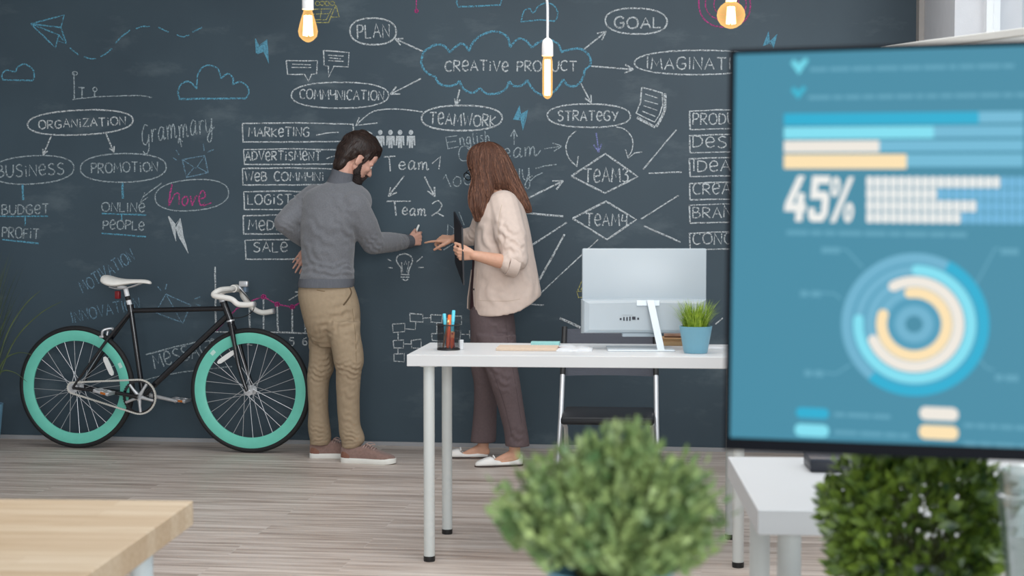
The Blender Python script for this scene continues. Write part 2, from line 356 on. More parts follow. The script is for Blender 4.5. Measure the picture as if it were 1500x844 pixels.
# ================================================================== the chalk writing
FONT = {  # strokes on a grid 10 high; '~' marks a curved stroke
 'A': (7, "0,0 3.5,10 7,0|1.3,3.8 5.7,3.8"), 'B': (6, "0,0 0,10|~0,10 4.2,9.2 4.6,7 3,5.4 0,5.2|~0,5.2 4.5,4.8 5.8,2.6 4,.4 0,0"),
 'C': (6.5, "~6.3,8.6 4.5,10 1.6,9 .2,5.5 .8,2 3,.1 6.3,1"), 'D': (6.5, "0,0 .2,10|~.2,10 4.5,9 6.3,5.5 4.8,1.4 0,0"),
 'F': (5.2, "5.2,10 0,10 0,0|0,5.2 4.2,5.4"), 'E': (5.5, "5.4,10 0,10 0,0 5.5,0|0,5.2 4.4,5.4"), 'G': (7, "~6.6,8.4 4.4,10 1.4,8.8 .1,5 1.2,1.2 3.8,0 6.2,1.2 6.6,4.4|6.8,4.6 3.8,4.4"),
 'I': (1.5, ".7,0 .7,10"), 'i': (2, "1,0 1,6.6|.8,8.6 1.2,9.4"), 'K': (6, "0,0 0,10|5.6,9 0,4.4 5.8,0"), 'L': (5.2, "0,10 0,0 5.2,.2"),
 'M': (8, "0,0 1,10 4,3.4 7,10 8,0"), 'N': (6.4, "0,0 .3,10 6,0 6.4,10"), 'O': (7.6, "~3.8,10 1,8.6 0,5 1.2,1.2 3.8,0 6.6,1.4 7.6,5 6.4,8.8 3.8,10"),
 'P': (5.6, "0,0 .2,10|~.2,10 4.6,9.4 5.4,7 3.8,5 .2,4.6"), 'R': (6, "0,0 0,10|~0,10 4.6,9.4 5.2,7.2 3.6,5.2 .2,4.8|1.6,4.8 6,0"),
 'S': (6, "~5.6,9 3,10 .7,8.2 2,5.8 5,4.2 5.4,1.6 2.8,0 .2,1.2"), 'T': (7, "0,10 7,10|3.5,10 3.4,0"), 'U': (6.4, "~0,10 0,3.6 1.6,.3 4.4,.3 6,3.4 6.4,10"),
 'u': (6.4, "~0,10 0,6 1.6,4.6 4.4,5 6.2,6.6|6.2,10 6.4,0"), 'V': (6.6, "0,10 3.2,0 6.6,10"), 'W': (9, "0,10 2.2,0 4.6,7.6 6.8,0 9,10"), 'Y': (6.4, "0,10 3.2,4.8|6.4,10 2,0"),
 'y': (6.4, "~0,10 0,6.4 1.6,4.8 4.4,5.2 6.2,7|6.4,10 5.2,0"), 'Z': (6.4, ".2,10 6.4,10 0,.2 6.4,0"), 'e': (6, "~.4,4.6 5.4,5.6 4.8,9 2.4,9.8 .3,6.6 .8,2 3,.1 5.8,1.6"),
 '1': (4, "0,7.4 3,10 3,0"), '2': (6, "~.4,8 2.4,10 5.2,8.4 4,4.6 0,.4|0,.4 2,.9 6.4,0"), '3': (5.4, "~.4,9.2 3.4,10 4.8,7.8 2.2,5.6|~2.2,5.6 5,4.8 5,1.4 2.4,0 .2,1"),
 '4': (6, "1.2,10 .2,4.6 5.4,4.8|5.2,10 5.2,0"), '5': (5.4, "5,10 .8,10 .4,6|~.4,6 4,6.2 5,3 3,.2 .2,.8"), '6': (5.6, "~4.8,9.6 1.6,7.6 .3,3.4 1.6,.3 4.4,.5 5.2,3 3.4,5 .8,3.8"), '0': (6, "~3,9 .4,6 .6,1.6 3,0 5.4,2.4 5.4,7 3,9"),
 '-': (4, "0,5 4,5.2"), ' ': (4.5, ""),
 # script letters, on the same grid
 'a': (6.4, "~5.2,5.8 2.6,6.6 .3,3.6 1,.3 3.2,.4 5,3.6 5.2,5.8|~5.2,6.2 4.9,2 5.6,0 6.8,1"), 'm': (9, "~0,6.2 .6,3 .5,0|~.5,0 1.2,4.6 2.8,6.4 3.8,4.4 3.8,0|~3.8,0 4.6,4.6 6.2,6.4 7.2,4.4 7.2,1 8,0 9,1"),
 'n': (6, "0,6.2 .3,0|~.3,0 1,4.6 3,6.4 4.6,4.4 4.6,1 5.4,0 6.2,.8"), 'g': (6, "~4.8,5.8 2.4,6.6 .3,3.6 1,.4 3,.6 4.8,5.6|~4.8,5.8 4.6,-2.4 2.2,-4.6 .2,-3"), 'l': (2.6, "~.8,10 .6,4 1,.4 2.4,.6"),
 's': (4.6, "~4,6 2,6.2 1.4,4.4 3.6,2.4 3,.2 .4,.4"), 'h': (5.8, ".6,10.6 .4,0|~.4,0 1.4,4.4 3.2,6 4.6,4 4.8,.2"), 'r': (4.4, ".2,6.2 .5,0|~.5,0 1,4.2 2.6,6.2 4.4,5.6"),
 'Y_': (1, ""), 'o': (5.6, "~2.8,6.2 .4,4 .8,.8 2.8,0 5,1.8 5,4.8 2.8,6.2"), 'v': (5.6, "~0,6 1.6,.6 2.4,.4 4.4,5 5.8,6"), 'w': (7.4, "~0,6.2 .4,1 2.2,.2 3.6,5.4|~3.6,6 4,1 6,.4 7.2,6.2"),
 'q': (6.6, "~0,6.2 .3,1.4 2.4,.2 5,3.2 5.6,6.4|~5.6,6.4 5,-2.6 2.6,-4.6 1,-2.6 4,.4 8,2"),   # a joined-up y
 'H': (7.4, "~5.8,9.2 3,10 .4,6 .8,1.4 3.8,.2 6.2,3.2 6.4,5|~6.4,5 6.2,-2 3.4,-4.6 .6,-2.8"), 'x': (6, "~.4,3 4.8,3.6 4.4,6 2.2,6.4 .2,3.4 1.2,.4 3.6,0 6,1.4"),   # script e
 'J': (5.4, "~1.6,10 1.2,4 .3,.4|~.3,.6 1.6,5 3.6,5.6 4.4,3 3.6,.4"),                 # a looped L
}
WC = {'white': mat('chalk_white', (202, 209, 212), .95, var=.1, scale=90), 'blue': mat('chalk_blue', (96, 160, 186), .95, var=.12, scale=90),
      'pink': mat('chalk_pink', (186, 70, 136), .95, var=.12, scale=90), 'yellow': mat('chalk_yellow', (170, 168, 110), .95, var=.12, scale=90),
      'faint': mat('chalk_faint', (178, 192, 198), .95, var=.1, scale=90), 'dim': mat('chalk_dim', (120, 156, 178), .95, var=.1, scale=90), 'lilac': mat('chalk_lilac', (128, 136, 186), .95, var=.1, scale=90)}
WC['blue_solid'] = mat('chalk_blue_solid', (96, 160, 186), .95, var=.1, scale=90); WC['white_solid'] = mat('chalk_white_solid', (196, 204, 208), .95, var=.1, scale=90)
for k, m in WC.items():                                     # grainy, broken chalk
    nt = m.node_tree; N = nt.nodes; b = N['Principled BSDF']; tc = N.new('ShaderNodeTexCoord'); z = N.new('ShaderNodeTexNoise')
    z.inputs['Scale'].default_value = 130; z.inputs['Detail'].default_value = 4; nt.links.new(tc.outputs['Object'], z.inputs['Vector'])
    r = N.new('ShaderNodeMapRange'); r.inputs[1].default_value = .38; r.inputs[2].default_value = .58
    r.inputs[3].default_value = .2 if k in ('faint', 'dim') else .62 if 'solid' in k else .25; r.inputs[4].default_value = .75 if k in ('faint', 'dim') else .95
    nt.links.new(z.outputs['Fac'], r.inputs[0]); nt.links.new(r.outputs[0], b.inputs['Alpha']); m.cycles.use_transparent_shadow = True if hasattr(m, 'cycles') else True
RJ = random.Random(3)
class Chalk:
    """strokes in photo pixels, drawn as thin ridges of chalk on the wall"""
    def __init__(s): s.m = MB()
    def line(s, pts, w=2.2, curve=False, close=False, jit=.25):
        pts = [Vector((p[0], p[1])) for p in pts]
        if curve: pts = spline(pts, 6, close)
        elif close: pts.append(pts[0])
        if not curve:
            q = []
            for a, b_ in zip(pts, pts[1:]):
                n = max(1, int((b_-a).length/12)); q += [a.lerp(b_, k/n) for k in range(n)]
            pts = q + [pts[-1]]
        pts = [p + Vector((RJ.uniform(-jit, jit), RJ.uniform(-jit, jit))) for p in pts]
        if close and curve: pts.append(pts[0].copy())
        n = len(pts); L_, R_ = [], []
        for i in range(n):
            t = pts[min(i+1, n-1)] - pts[max(i-1, 0)]
            if t.length < 1e-5: t = Vector((1, 0))
            t.normalize(); nr = Vector((-t.y, t.x)) * (w/2*RJ.uniform(.82, 1.15))
            L_.append(pts[i]+nr); R_.append(pts[i]-nr)
        bm = s.m.b
        for i in range(n):
            pass
        rows = [[bm.verts.new(PW(L_[i].x, L_[i].y, .0004)), bm.verts.new(PW(L_[i].x*.7+R_[i].x*.3, L_[i].y*.7+R_[i].y*.3, .0014)),
                 bm.verts.new(PW(L_[i].x*.3+R_[i].x*.7, L_[i].y*.3+R_[i].y*.7, .0014)), bm.verts.new(PW(R_[i].x, R_[i].y, .0004))] for i in range(n)]
        for a, b_ in zip(rows, rows[1:]):
            for k in range(3): bm.faces.new((a[k], a[k+1], b_[k+1], b_[k]))
        return s
    def fill(s, pts):
        s.m.face([PW(x, y, .0009) for x, y in pts]); return s
    def text(s, txt, x0, y0, x1, y1, h, w=2.0, slant=0.0, gap=1.9):
        """baseline from (x0,y0) to (x1,y1), cap height h"""
        tot = sum(FONT[c][0]+gap for c in txt) - gap; d = Vector((x1-x0, y1-y0)); k = d.length/tot; d.normalize(); up = Vector((d.y, -d.x))
        if up.y > 0: up = -up
        cx = 0.0
        for c in txt:
            wd, st = FONT[c]
            if st:
                jy = RJ.uniform(-.05, .05)*h; sc = RJ.uniform(.94, 1.06)
                for part in st.split('|'):
                    cv = part.startswith('~'); pp = [tuple(map(float, q.split(','))) for q in part.strip('~').split()]
                    s.line([Vector((x0, y0)) + d*((cx+px)*k + slant*py/10*h) + up*(py/10*h*sc+jy) for px, py in pp], w, cv, False, .12)
            cx += wd + gap
        return s
    def ell(s, x0, y0, x1, y1, w=2.2, rot=0.0, col=None, e=2.3):
        cx, cy, rx, ry = (x0+x1)/2, (y0+y1)/2, (x1-x0)/2, (y1-y0)/2; pts = []
        ph = RJ.uniform(0, 6)
        for k in range(23):
            a = ph + 2*PI*k/22; rr = 1 + .025*math.sin(2*a+ph)
            x = rx*math.copysign(abs(math.cos(a))**(2/e), math.cos(a))*rr; y = ry*math.copysign(abs(math.sin(a))**(2/e), math.sin(a))*rr
            pts.append((cx + x*math.cos(rot)-y*math.sin(rot), cy + x*math.sin(rot)+y*math.cos(rot)))
        return s.line(pts, w, True, False, .2)
    def arrow(s, pts, w=2.2, head=11, curve=False, ang=.45):
        s.line(pts, w, curve); a, b_ = Vector(pts[-2]), Vector(pts[-1]); d = (a-b_).normalized()
        for sg in (-1, 1):
            c, sn = math.cos(ang*sg), math.sin(ang*sg)
            s.line([b_ + Vector((d.x*c-d.y*sn, d.x*sn+d.y*c))*head, b_], w)
        return s
    def done(s, name, col, label=None):
        o = link(name, s.m.mesh(name, False), WC[col], wall_back, False)
        if label: o['label'] = label
        return o
def word(label, col, *calls):
    c = Chalk()
    for f, *a in calls:
        kw = a.pop() if a and isinstance(a[-1], dict) else {}
        getattr(c, f)(*a, **kw)
    return c
def put(name, col, label, *calls): return word(label, col, *calls).done(name, col, label)
C_ = {'curve': True}; CC = {'curve': True, 'close': True}; CL = {'close': True}
# --- left part of the wall
put('chalk_drawing', 'blue', 'blue chalk paper plane with a dashed trail',
    ('line', [(45,35),(94,22),(89,40),(97,64)],2.2), ('line',[(45,35),(89,40)],2.2), ('line',[(45,35),(81,70),(86,51),(46,35)],2.2), ('line',[(86,51),(97,64),(84,60)],2.0),
    ('line',[(102,70),(108,75),(115,80)],2.0,C_),('line',[(123,83),(132,86),(141,86)],2.0,C_),('line',[(147,83),(156,78),(164,71)],2.0,C_),('line',[(169,63),(180,52),(191,44)],2.0,C_),
    ('line',[(199,42),(208,39),(220,39)],2.0,C_),('line',[(232,40),(247,47)],2.0),('line',[(259,51),(268,54),(277,51)],2.0,C_),('line',[(282,47),(296,40)],2.0))
put('chalk_drawing', 'blue', 'small blue chalk cloud', ('line',[(4,118),(3,109),(10,103),(22,105),(26,98),(37,94),(48,102),(50,113),(47,118)],2.2,C_),('line',[(3,117),(48,118)],2.4))
put('chalk_drawing', 'blue', 'blue chalk cloud over the grammar word', ('line',[(263,145),(261,133),(267,122),(278,120),(288,130)],2.4,C_),('line',[(288,130),(290,108),(302,96),(318,100),(324,115)],2.4,C_),('line',[(324,115),(333,108),(341,114),(341,124)],2.4,C_),('line',[(341,124),(352,120),(363,128),(364,138),(359,145)],2.4,C_),('line',[(262,145),(360,144)],2.6))
put('chalk_drawing', 'faint', 'small chalk graph axes', ('line',[(108,107),(109,146)],2),('line',[(106,146),(140,142),(200,140),(222,143)],1.8,C_),('line',[(120,144),(120,128)],2),('line',[(115,128),(124,129)],2.2),('line',[(138,142),(139,133)],2),('ell',136,128,142,134,1.6),('ell',106,105,113,110,1.6))
put('chalk_word', 'white', 'chalk word ORGANiZATiON in an oval', ('ell',42,161,193,198,2.2,-.04),('text','ORGANiZATiON',57,189,184,183,12,2.0))
put('chalk_arrow', 'white', None, ('arrow',[(75,199),(63,227)],2.0,9), ('arrow',[(155,195),(167,223)],2.0,9))
put('chalk_word', 'faint', 'chalk word BuSiNeSS in an oval', ('ell',-12,228,107,270,2,-.05),('text','BUSiNeSS',-4,260,94,256,17,2.1))
put('chalk_word', 'faint', 'chalk word PROMOTiON in an oval', ('ell',118,225,243,267,2),('text','PROMOTiON',134,254,231,251,14,2.0))
put('chalk_mark', 'blue', 'blue chalk rules and ticks under the short words', ('line',[(33,270),(34,293)],3),('line',[(0,317),(70,317)],2.2),('line',[(37,317),(37,331)],2.4),('line',[(3,351),(57,357)],2.4),
    ('line',[(179,268),(180,291)],3),('line',[(149,313),(214,315)],2.2),('line',[(178,313),(178,322)],2.4),('line',[(149,342),(214,347)],2.2))
put('chalk_word', 'faint', 'chalk words BuDGeT and PROFiT', ('text','BUDGeT',3,314,72,313,14,2.0),('text','PROFiT',3,348,57,350,15,2.0))
put('chalk_word', 'faint', 'chalk words ONLiNe and PeOPLe', ('text','ONLINe',149,310,212,311,13,2.0),('text','PeOPLe',151,336,211,337,13,2.0))
put('chalk_arrow', 'faint', None, ('line',[(237,268),(209,289),(212,282)],1.8),('line',[(209,289),(205,297),(217,289)],1.6))
put('chalk_word', 'faint', 'chalk word Grammary in joined-up writing', ('text','Hrammarq',208,212,312,192,30,1.7,0.15),('arrow',[(266,215),(262,202)],1.6,8))
put('chalk_drawing', 'dim', 'blue chalk envelope', ('line',[(267,234),(300,228),(305,253),(273,260)],2,CL),('line',[(267,234),(287,247),(300,228)],1.8),('line',[(273,259),(284,246)],1.6),('line',[(304,253),(290,245)],1.6),
    ('line',[(253,231),(259,235)],1.6),('line',[(258,220),(262,227)],1.8),('line',[(298,211),(299,221)],1.6),('line',[(304,223),(313,219)],1.8))
put('chalk_word', 'pink', 'pink chalk word Love', ('text','Joxx',900,900,901,900,1,.01)) if False else None
put('chalk_word', 'pink', 'pink chalk word Love', ('line',[(252,270),(249,285),(247,302)],2.2,C_),('line',[(248,301),(255,286),(262,284),(262,300)],2.0,C_),('text','ove',266,301,300,300,22,2.2,.1),('line',[(298,302),(310,297)],2))
put('chalk_oval', 'faint', None, ('ell',228,263,334,309,1.8,-.06))
put('chalk_drawing', 'white_solid', 'pale chalk lightning bolt', ('fill',[(247,317),(257,329),(258,352)]),('fill',[(257,334),(264,320),(268,346),(276,371),(262,348)]),('line',[(247,317),(257,329),(264,320),(268,346),(276,371),(262,346),(258,353)],1.8,CL))
put('chalk_word', 'dim', 'faded blue chalk word MOTiVATiON written uphill', ('text','MOTIVATION',122,430,198,380,17,1.9,.1))
put('chalk_word', 'dim', 'faded blue chalk word iNNOVATiON', ('text','INNOVATION',106,473,206,452,17,1.9))
put('chalk_word', 'faint', 'chalk word MeSSAGe between two curved lines', ('text','MeSSAGe',227,540,320,515,21,2.2),('line',[(213,520),(250,510),(291,501),(330,498)],2.2,C_),('line',[(212,557),(245,549),(285,543),(340,537)],1.8,C_))
put('chalk_drawing', 'dim', 'blue chalk folded boat', ('line',[(243,431),(279,447),(268,473),(228,458)],2,CL),('line',[(243,431),(253,449),(228,458)],1.8),('line',[(253,449),(266,472)],1.6),('line',[(231,420),(236,426)],1.8),('line',[(244,416),(242,424)],1.8),('line',[(285,438),(293,435)],1.8),('line',[(287,446),(293,448)],1.8))
put('chalk_drawing', 'white', 'chalk bar chart with numbered columns', ('line',[(315,391),(316,478)],2.4),('line',[(314,486),(334,487),(410,487),(462,489)],2.2),('line',[(365,449),(366,483)],2.4),('line',[(386,438),(386,482)],2.4),('line',[(406,447),(407,485)],2.4),('line',[(428,452),(428,486)],2.4),('line',[(447,450),(447,487)],2.4),('line',[(423,440),(440,430)],2),('line',[(432,428),(440,428)],2),
    ('text','2',362,506,369,506,12,1.8),('text','3',383,506,391,506,12,1.8),('text','5',424,506,431,506,12,1.8),('text','6',443,505,450,505,11,2.0))
c = Chalk(); c.line([(317,484),(332,468),(346,453),(372,439),(386,435),(406,446),(428,450),(448,439),(468,424)],2.4)
for x, y in ((386,435),(406,446),(428,450)): c.ell(x-2, y-2, x+2, y+2, 4)
c.done('chalk_line', 'pink', 'pink chalk trend line with dots')
# --- the list of boxes
def boxed(txt, x0, y0, x1, y1, tx0, tx1, tb, h, extra=()):
    c = Chalk(); c.line([(x0,y0),(x0+1,y1)],2); c.line([(x0,y0),((x0+x1)/2,y0-1),(x1,y0+1)],2); c.line([(x0,y1),((x0+x1)/2,y1),(x1,y1-1)],2)
    if extra: c.line(extra[0], 2)
    c.text(txt, tx0, tb, tx1, tb, h, 2.0); c.done('chalk_word', 'white', 'chalk word ' + txt + ' in a box')
boxed('MARKeTING', 355,181,518,208, 364,453,200,13, ([(517,182),(518,203)],))
boxed('ADVeRTiSMeNT', 357,219,500,241, 359,470,235,13)
boxed('WeB COMMuNi', 355,247,500,271, 359,474,265,13)
boxed('LOGiSTiC', 357,281,470,307, 363,445,299,14)
boxed('MeDIA', 356,316,470,343, 364,420,337,14)
boxed('SALe', 359,352,470,380, 371,421,369,14)
put('chalk_mark', 'white', None, ('line',[(463,198),(480,195),(496,194)],1.8,C_),('line',[(478,233),(484,230),(494,228)],1.8), ('arrow',[(518,194),(545,196)],2,8))
put('chalk_drawing', 'white', 'chalk speech bubbles', ('line',[(419,89),(465,89),(464,108),(456,109),(452,119),(446,109),(421,109)],2,CL),('line',[(474,74),(511,77),(510,98),(489,97),(481,113),(481,97),(475,96)],2,CL),
    ('line',[(428,94),(455,95)],1.6),('line',[(427,99),(456,99)],1.6),('line',[(480,81),(503,82)],1.6),('line',[(482,85),(499,86)],1.6),('line',[(481,89),(504,90)],1.6))
put('chalk_drawing', 'blue_solid', 'blue chalk lightning bolt beside the speech bubbles', ('fill',[(374,57),(379,65),(378,80),(375,76)]),('fill',[(379,69),(391,58),(392,80),(394,93),(386,76),(378,79)]),('line',[(374,57),(379,67),(391,58),(394,93),(386,75),(375,78)],1.4,CL))
put('chalk_drawing', 'yellow', 'yellow chalk desk calendar', ('line',[(455,14),(486,13),(478,29),(455,29)],1.8),('line',[(455,33),(481,33),(492,8)],1.8),('line',[(492,7),(497,25),(485,25)],1.8),('line',[(471,14),(469,28)],1.5),('line',[(456,21),(483,20)],1.2),('ell',462,2,468,8,1.5),('ell',469,2,475,8,1.5),('ell',476,2,482,8,1.5),('ell',484,2,490,8,1.5))
put('chalk_word', 'white', 'chalk word PLAN in an oval', ('ell',512,27,581,65,2.4),('text','PLAN',524,57,571,54,20,2.2))
put('chalk_word', 'white', 'chalk word COMMuNiCATiON in a long oval', ('ell',425,121,571,158,2.0),('text','COMMuNICATION',439,145,562,147,14,2.0))
put('chalk_word', 'white', 'chalk word TeAMWORK in an oval', ('ell',616,155,737,191,2.4),('text','TeAMWORK',629,182,726,186,17,2.2))
put('chalk_word', 'white', 'chalk word GOAL in an oval', ('ell',887,12,977,50,2.4),('text','GOAL',900,41,968,41,16,2.6))
put('chalk_word', 'white', 'chalk word IMAGINATION in a long oval', ('ell',928,74,1118,109,2.2),('text','IMAGINATION',947,101,1106,102,17,2.2))
put('chalk_word', 'white', 'chalk word STRATeGY in an oval', ('ell',803,152,922,187,2.2),('text','STRATeGY',817,177,905,177,14,2.2))
put('chalk_word', 'white', 'chalk words CReATiVe PRODuCT inside the big cloud', ('text','CReATiVe PRODUCT',652,104,845,104,15,2.2))
lobes = [[(621,75),(617,92),(625,106),(638,113)],[(638,113),(643,122),(655,126),(667,124),(673,118)],[(673,118),(679,130),(692,136),(703,129)],[(703,129),(713,137),(728,137),(741,130),(746,119)],[(746,119),(753,126),(765,125),(772,117)],[(772,117),(781,131),(795,139),(813,133),(825,116)],
    [(825,116),(832,125),(843,126),(851,119)],[(851,119),(855,111),(856,103)],[(856,103),(864,96),(865,86),(858,76),(845,71),(822,76)],[(822,76),(818,65),(807,59),(791,61),(779,70)],[(779,70),(771,60),(759,57),(747,69)],[(747,69),(743,54),(726,46),(706,51),(693,62),(687,75)],[(687,75),(681,66),(672,65),(659,77)],[(659,77),(650,67),(637,66),(621,75)]]
c = Chalk()
for l in lobes: c.line(l, 3.2, True)
c.done('chalk_drawing', 'blue', 'big blue chalk cloud around the title words')
put('chalk_arrow', 'white', None, ('arrow',[(619,75),(579,57)],2.2,12),('arrow',[(617,115),(572,138)],2.2,14),('arrow',[(673,131),(668,154)],2.2,10),('arrow',[(851,122),(866,151)],2.2,12),('arrow',[(856,72),(888,46)],2.2,14),('arrow',[(866,97),(928,102)],2.4,14),
    ('line',[(619,164),(585,160),(556,161),(540,167),(521,184)],1.8,C_),('line',[(526,172),(521,184),(535,182),(553,180)],1.8))
put('chalk_drawing', 'blue_solid', 'blue chalk lightning bolt beside the teamwork oval', ('fill',[(752,175),(761,155),(763,168),(760,176)]),('fill',[(761,168),(773,161),(768,176),(766,191),(763,177)]),('line',[(752,175),(761,155),(763,168),(773,161),(766,191),(763,176)],1.4,CL))
put('chalk_drawing', 'blue_solid', 'blue chalk lightning bolt over the screen', ('fill',[(1118,67),(1126,46),(1128,62)]),('fill',[(1128,60),(1138,50),(1133,70)]),('line',[(1118,67),(1126,46),(1128,61),(1138,50),(1133,71),(1128,63)],1.2,CL))
put('chalk_drawing', 'blue', 'blue chalk clouds at the top of the wall', ('line',[(670,-14),(669,4),(671,10),(700,9),(733,7),(735,0),(733,-14)],2.4),('line',[(763,32),(768,16),(776,13),(781,19),(789,9),(800,4),(811,8),(817,18),(815,28),(810,32)],2,C_),('line',[(763,32),(790,29),(812,31)],2))
put('chalk_mark', 'pink', 'pink chalk line and coil', ('line',[(610,-12),(610,15)],1.6),('ell',608,14,612,18,2.5),('ell',1023,-28,1100,39,2.2),('ell',1034,-20,1092,30,2),('ell',1046,-10,1082,22,1.6))
put('chalk_drawing', 'white', 'chalk sheet of paper', ('line',[(940,128),(970,136),(971,152),(967,167),(959,179),(932,166),(938,150)],2.2,CL),('line',[(945,138),(964,144)],1.6),('line',[(944,147),(964,153)],1.6),('line',[(943,155),(963,162)],1.6),('line',[(941,163),(960,171)],1.6),('line',[(974,137),(974,158),(969,172),(961,186)],4,C_),('line',[(960,187),(933,172)],4))
c = Chalk()
for x in (557, 572, 586, 602):
    c.fill([(x+3.4*math.cos(k*PI/7), 194+3.7*math.sin(k*PI/7)) for k in range(14)])
    c.fill([(x-6,199),(x+6,199),(x+6.5,213),(x+4.5,213),(x+3.4,204),(x+3,217),(x+.6,217),(x,209),(x-.6,217),(x-3,217),(x-3.4,204),(x-4.5,213),(x-6.5,213)])
c.done('chalk_drawing', 'white_solid', 'row of four small chalk people')
put('chalk_word', 'white', 'chalk words Team 1 and Team 2 with two arrows', ('line',[(562,230),(579,229)],2.2),('line',[(570,230),(572,251)],2.2),('text','xam',584,248,628,249,17,2.0),('line',[(633,240),(645,229),(643,248)],2.2),('arrow',[(592,258),(569,288)],2.2,14),('arrow',[(622,259),(637,288)],2.2,14),
    ('line',[(566,295),(602,295)],2),('line',[(578,295),(580,316)],2.2),('text','xam',589,314,624,316,15,2.0),('line',[(633,299),(641,294),(647,300),(643,309),(632,316)],2.0,C_),('line',[(632,316),(640,312),(650,317)],2.0))
put('chalk_word', 'faint', 'chalk word English in handwriting', ('line',[(670,199),(653,201),(656,218),(672,215)],1.8),('line',[(655,209),(668,207)],1.8),('text','nglish',674,212,718,208,16,1.6),('ell',672,214,690,236,1.6))
put('chalk_word', 'faint', 'chalk words partly hidden behind the woman', ('text','1',655,276,662,273,20,1.8),('text','00',664,273,692,271,17,1.8),('line',[(722,216),(734,217)],1.8),('text','xam',736,232,786,229,22,1.8,.1),('line',[(786,229),(792,220)],1.6),('text','wq',750,265,778,262,26,1.8),('line',[(774,268),(784,258),(795,253)],1.6),('line',[(784,247),(800,243),(815,241)],1.8,C_),('arrow',[(797,218),(823,214)],1.8,14),('arrow',[(753,212),(753,190)],2,11))
put('chalk_drawing', 'white', 'chalk light bulb with rays', ('line',[(588,400),(587,392),(581,383),(583,375),(593,372),(602,376),(604,384),(600,393),(598,401)],2,C_),('line',[(587,402),(600,403)],1.8),('line',[(587,406),(600,406)],1.8),('line',[(589,409),(594,411),(598,409)],2),('line',[(590,399),(588,384),(592,388),(594,382),(596,388),(599,383),(596,399)],1.2),('line',[(610,384),(619,376)],1.6),('line',[(613,392),(621,392)],1.8),('line',[(567,379),(573,383)],1.6),('line',[(569,392),(575,393)],1.6))
put('chalk_drawing', 'white', 'chalk flow chart of small linked boxes', ('line',[(600,459),(619,461),(620,472),(601,471)],1.8,CL),('line',[(631,461),(648,462),(647,473),(631,472)],1.8,CL),('line',[(620,466),(630,466)],1.6),('line',[(575,475),(593,474),(593,486),(576,487)],1.8,CL),('line',[(609,472),(608,483),(594,482)],1.6),('line',[(583,487),(583,498)],1.6),
    ('line',[(576,499),(591,498),(591,510),(577,510)],1.8,CL),('line',[(592,504),(602,504)],1.6),('line',[(602,499),(617,497),(617,510),(603,510)],1.8,CL),('line',[(583,510),(583,518)],1.6),('line',[(577,519),(592,518),(592,530),(577,529)],1.8,CL),('line',[(632,489),(650,488),(650,500),(633,499)],1.8,CL),('line',[(657,463),(676,463),(676,475),(658,476)],1.8,CL),('line',[(648,467),(657,467)],1.6),('line',[(640,473),(640,489)],1.6),('line',[(658,484),(675,485),(674,496),(658,495)],1.8,CL),('line',[(676,490),(688,490)],1.6),('line',[(688,484),(688,496)],1.6),('line',[(680,533),(688,537)],1.6))
put('chalk_drawing', 'faint', 'chalk bar sketch behind the folder', ('line',[(655,350),(656,328),(665,335),(663,350)],1.6),('line',[(672,310),(680,330)],1.6),('line',[(650,366),(666,356)],1.8))
put('chalk_drawing', 'white', 'chalk diamond reading TeAM3', ('line',[(837,258),(887,225),(934,259),(886,283)],2.8,CL),('text','TeAM3',856,267,920,267,20,2.2))
put('chalk_drawing', 'white', 'chalk diamond reading TeAM4', ('line',[(839,320),(888,295),(932,322),(889,351)],2.8,CL),('text','TeAM4',858,331,919,332,18,2.2))
put('chalk_arrow', 'white', 'looping chalk arrows under the strategy oval', ('line',[(844,192),(834,201),(829,215),(833,231),(845,244)],1.8,C_),('line',[(847,229),(845,244),(838,238)],1.8),('line',[(902,186),(916,190),(926,203),(926,218),(920,231)],1.8,C_),('line',[(916,219),(920,232),(930,224),(941,223)],1.8))
put('chalk_arrow', 'lilac', 'lilac chalk arrow', ('arrow',[(873,194),(877,223)],2.2,13))
put('chalk_line', 'white', 'straight chalk lines spreading from the diamonds', ('line',[(942,248),(991,190)],2.2),('line',[(950,254),(999,252)],2),('line',[(939,321),(994,286)],2.2),('line',[(943,331),(997,355)],2.4),
    ('arrow',[(770,292),(825,265)],2.4,16),('line',[(770,312),(825,317)],2.6),('line',[(775,362),(830,326)],2.6),('line',[(788,414),(827,343)],3),('line',[(780,441),(876,351)],1.8),('line',[(820,466),(850,480)],3.6),('line',[(768,441),(778,446),(797,447)],2,C_),('line',[(875,491),(892,490),(911,488)],1.8),('line',[(876,488),(876,497),(911,489)],1.8),('line',[(1048,475),(1059,466)],2))
put('chalk_drawing', 'yellow', 'small chalk cake in yellow', ('line',[(846,427),(852,412),(858,414),(866,428)],1.8),('line',[(845,427),(868,427),(866,436),(847,436)],1.8,CL),('fill',[(850,425),(854,417),(860,425)]))
for txt, y0, y1, x1, full in (('PRODU',162,190,1076,'PROD'),('DeSI',198,224,1072,''),('IDeA',232,259,1070,''),('CReA',268,293,1070,''),('BRAN',300,327,1072,''),('CONC',341,366,1072,'')):
    c = Chalk(); c.line([(1010,y0+2),(1011,y1)],2.4); c.line([(1009,y0+1),(1050,y0-1),(1092,y0-1)],2); c.line([(1011,y1),(1050,y1-1),(1092,y1-2)],2)
    c.text(txt, 1015, y1-8, x1, y1-8, 16, 2.0); c.done('chalk_word', 'white', 'chalk box beginning ' + txt)
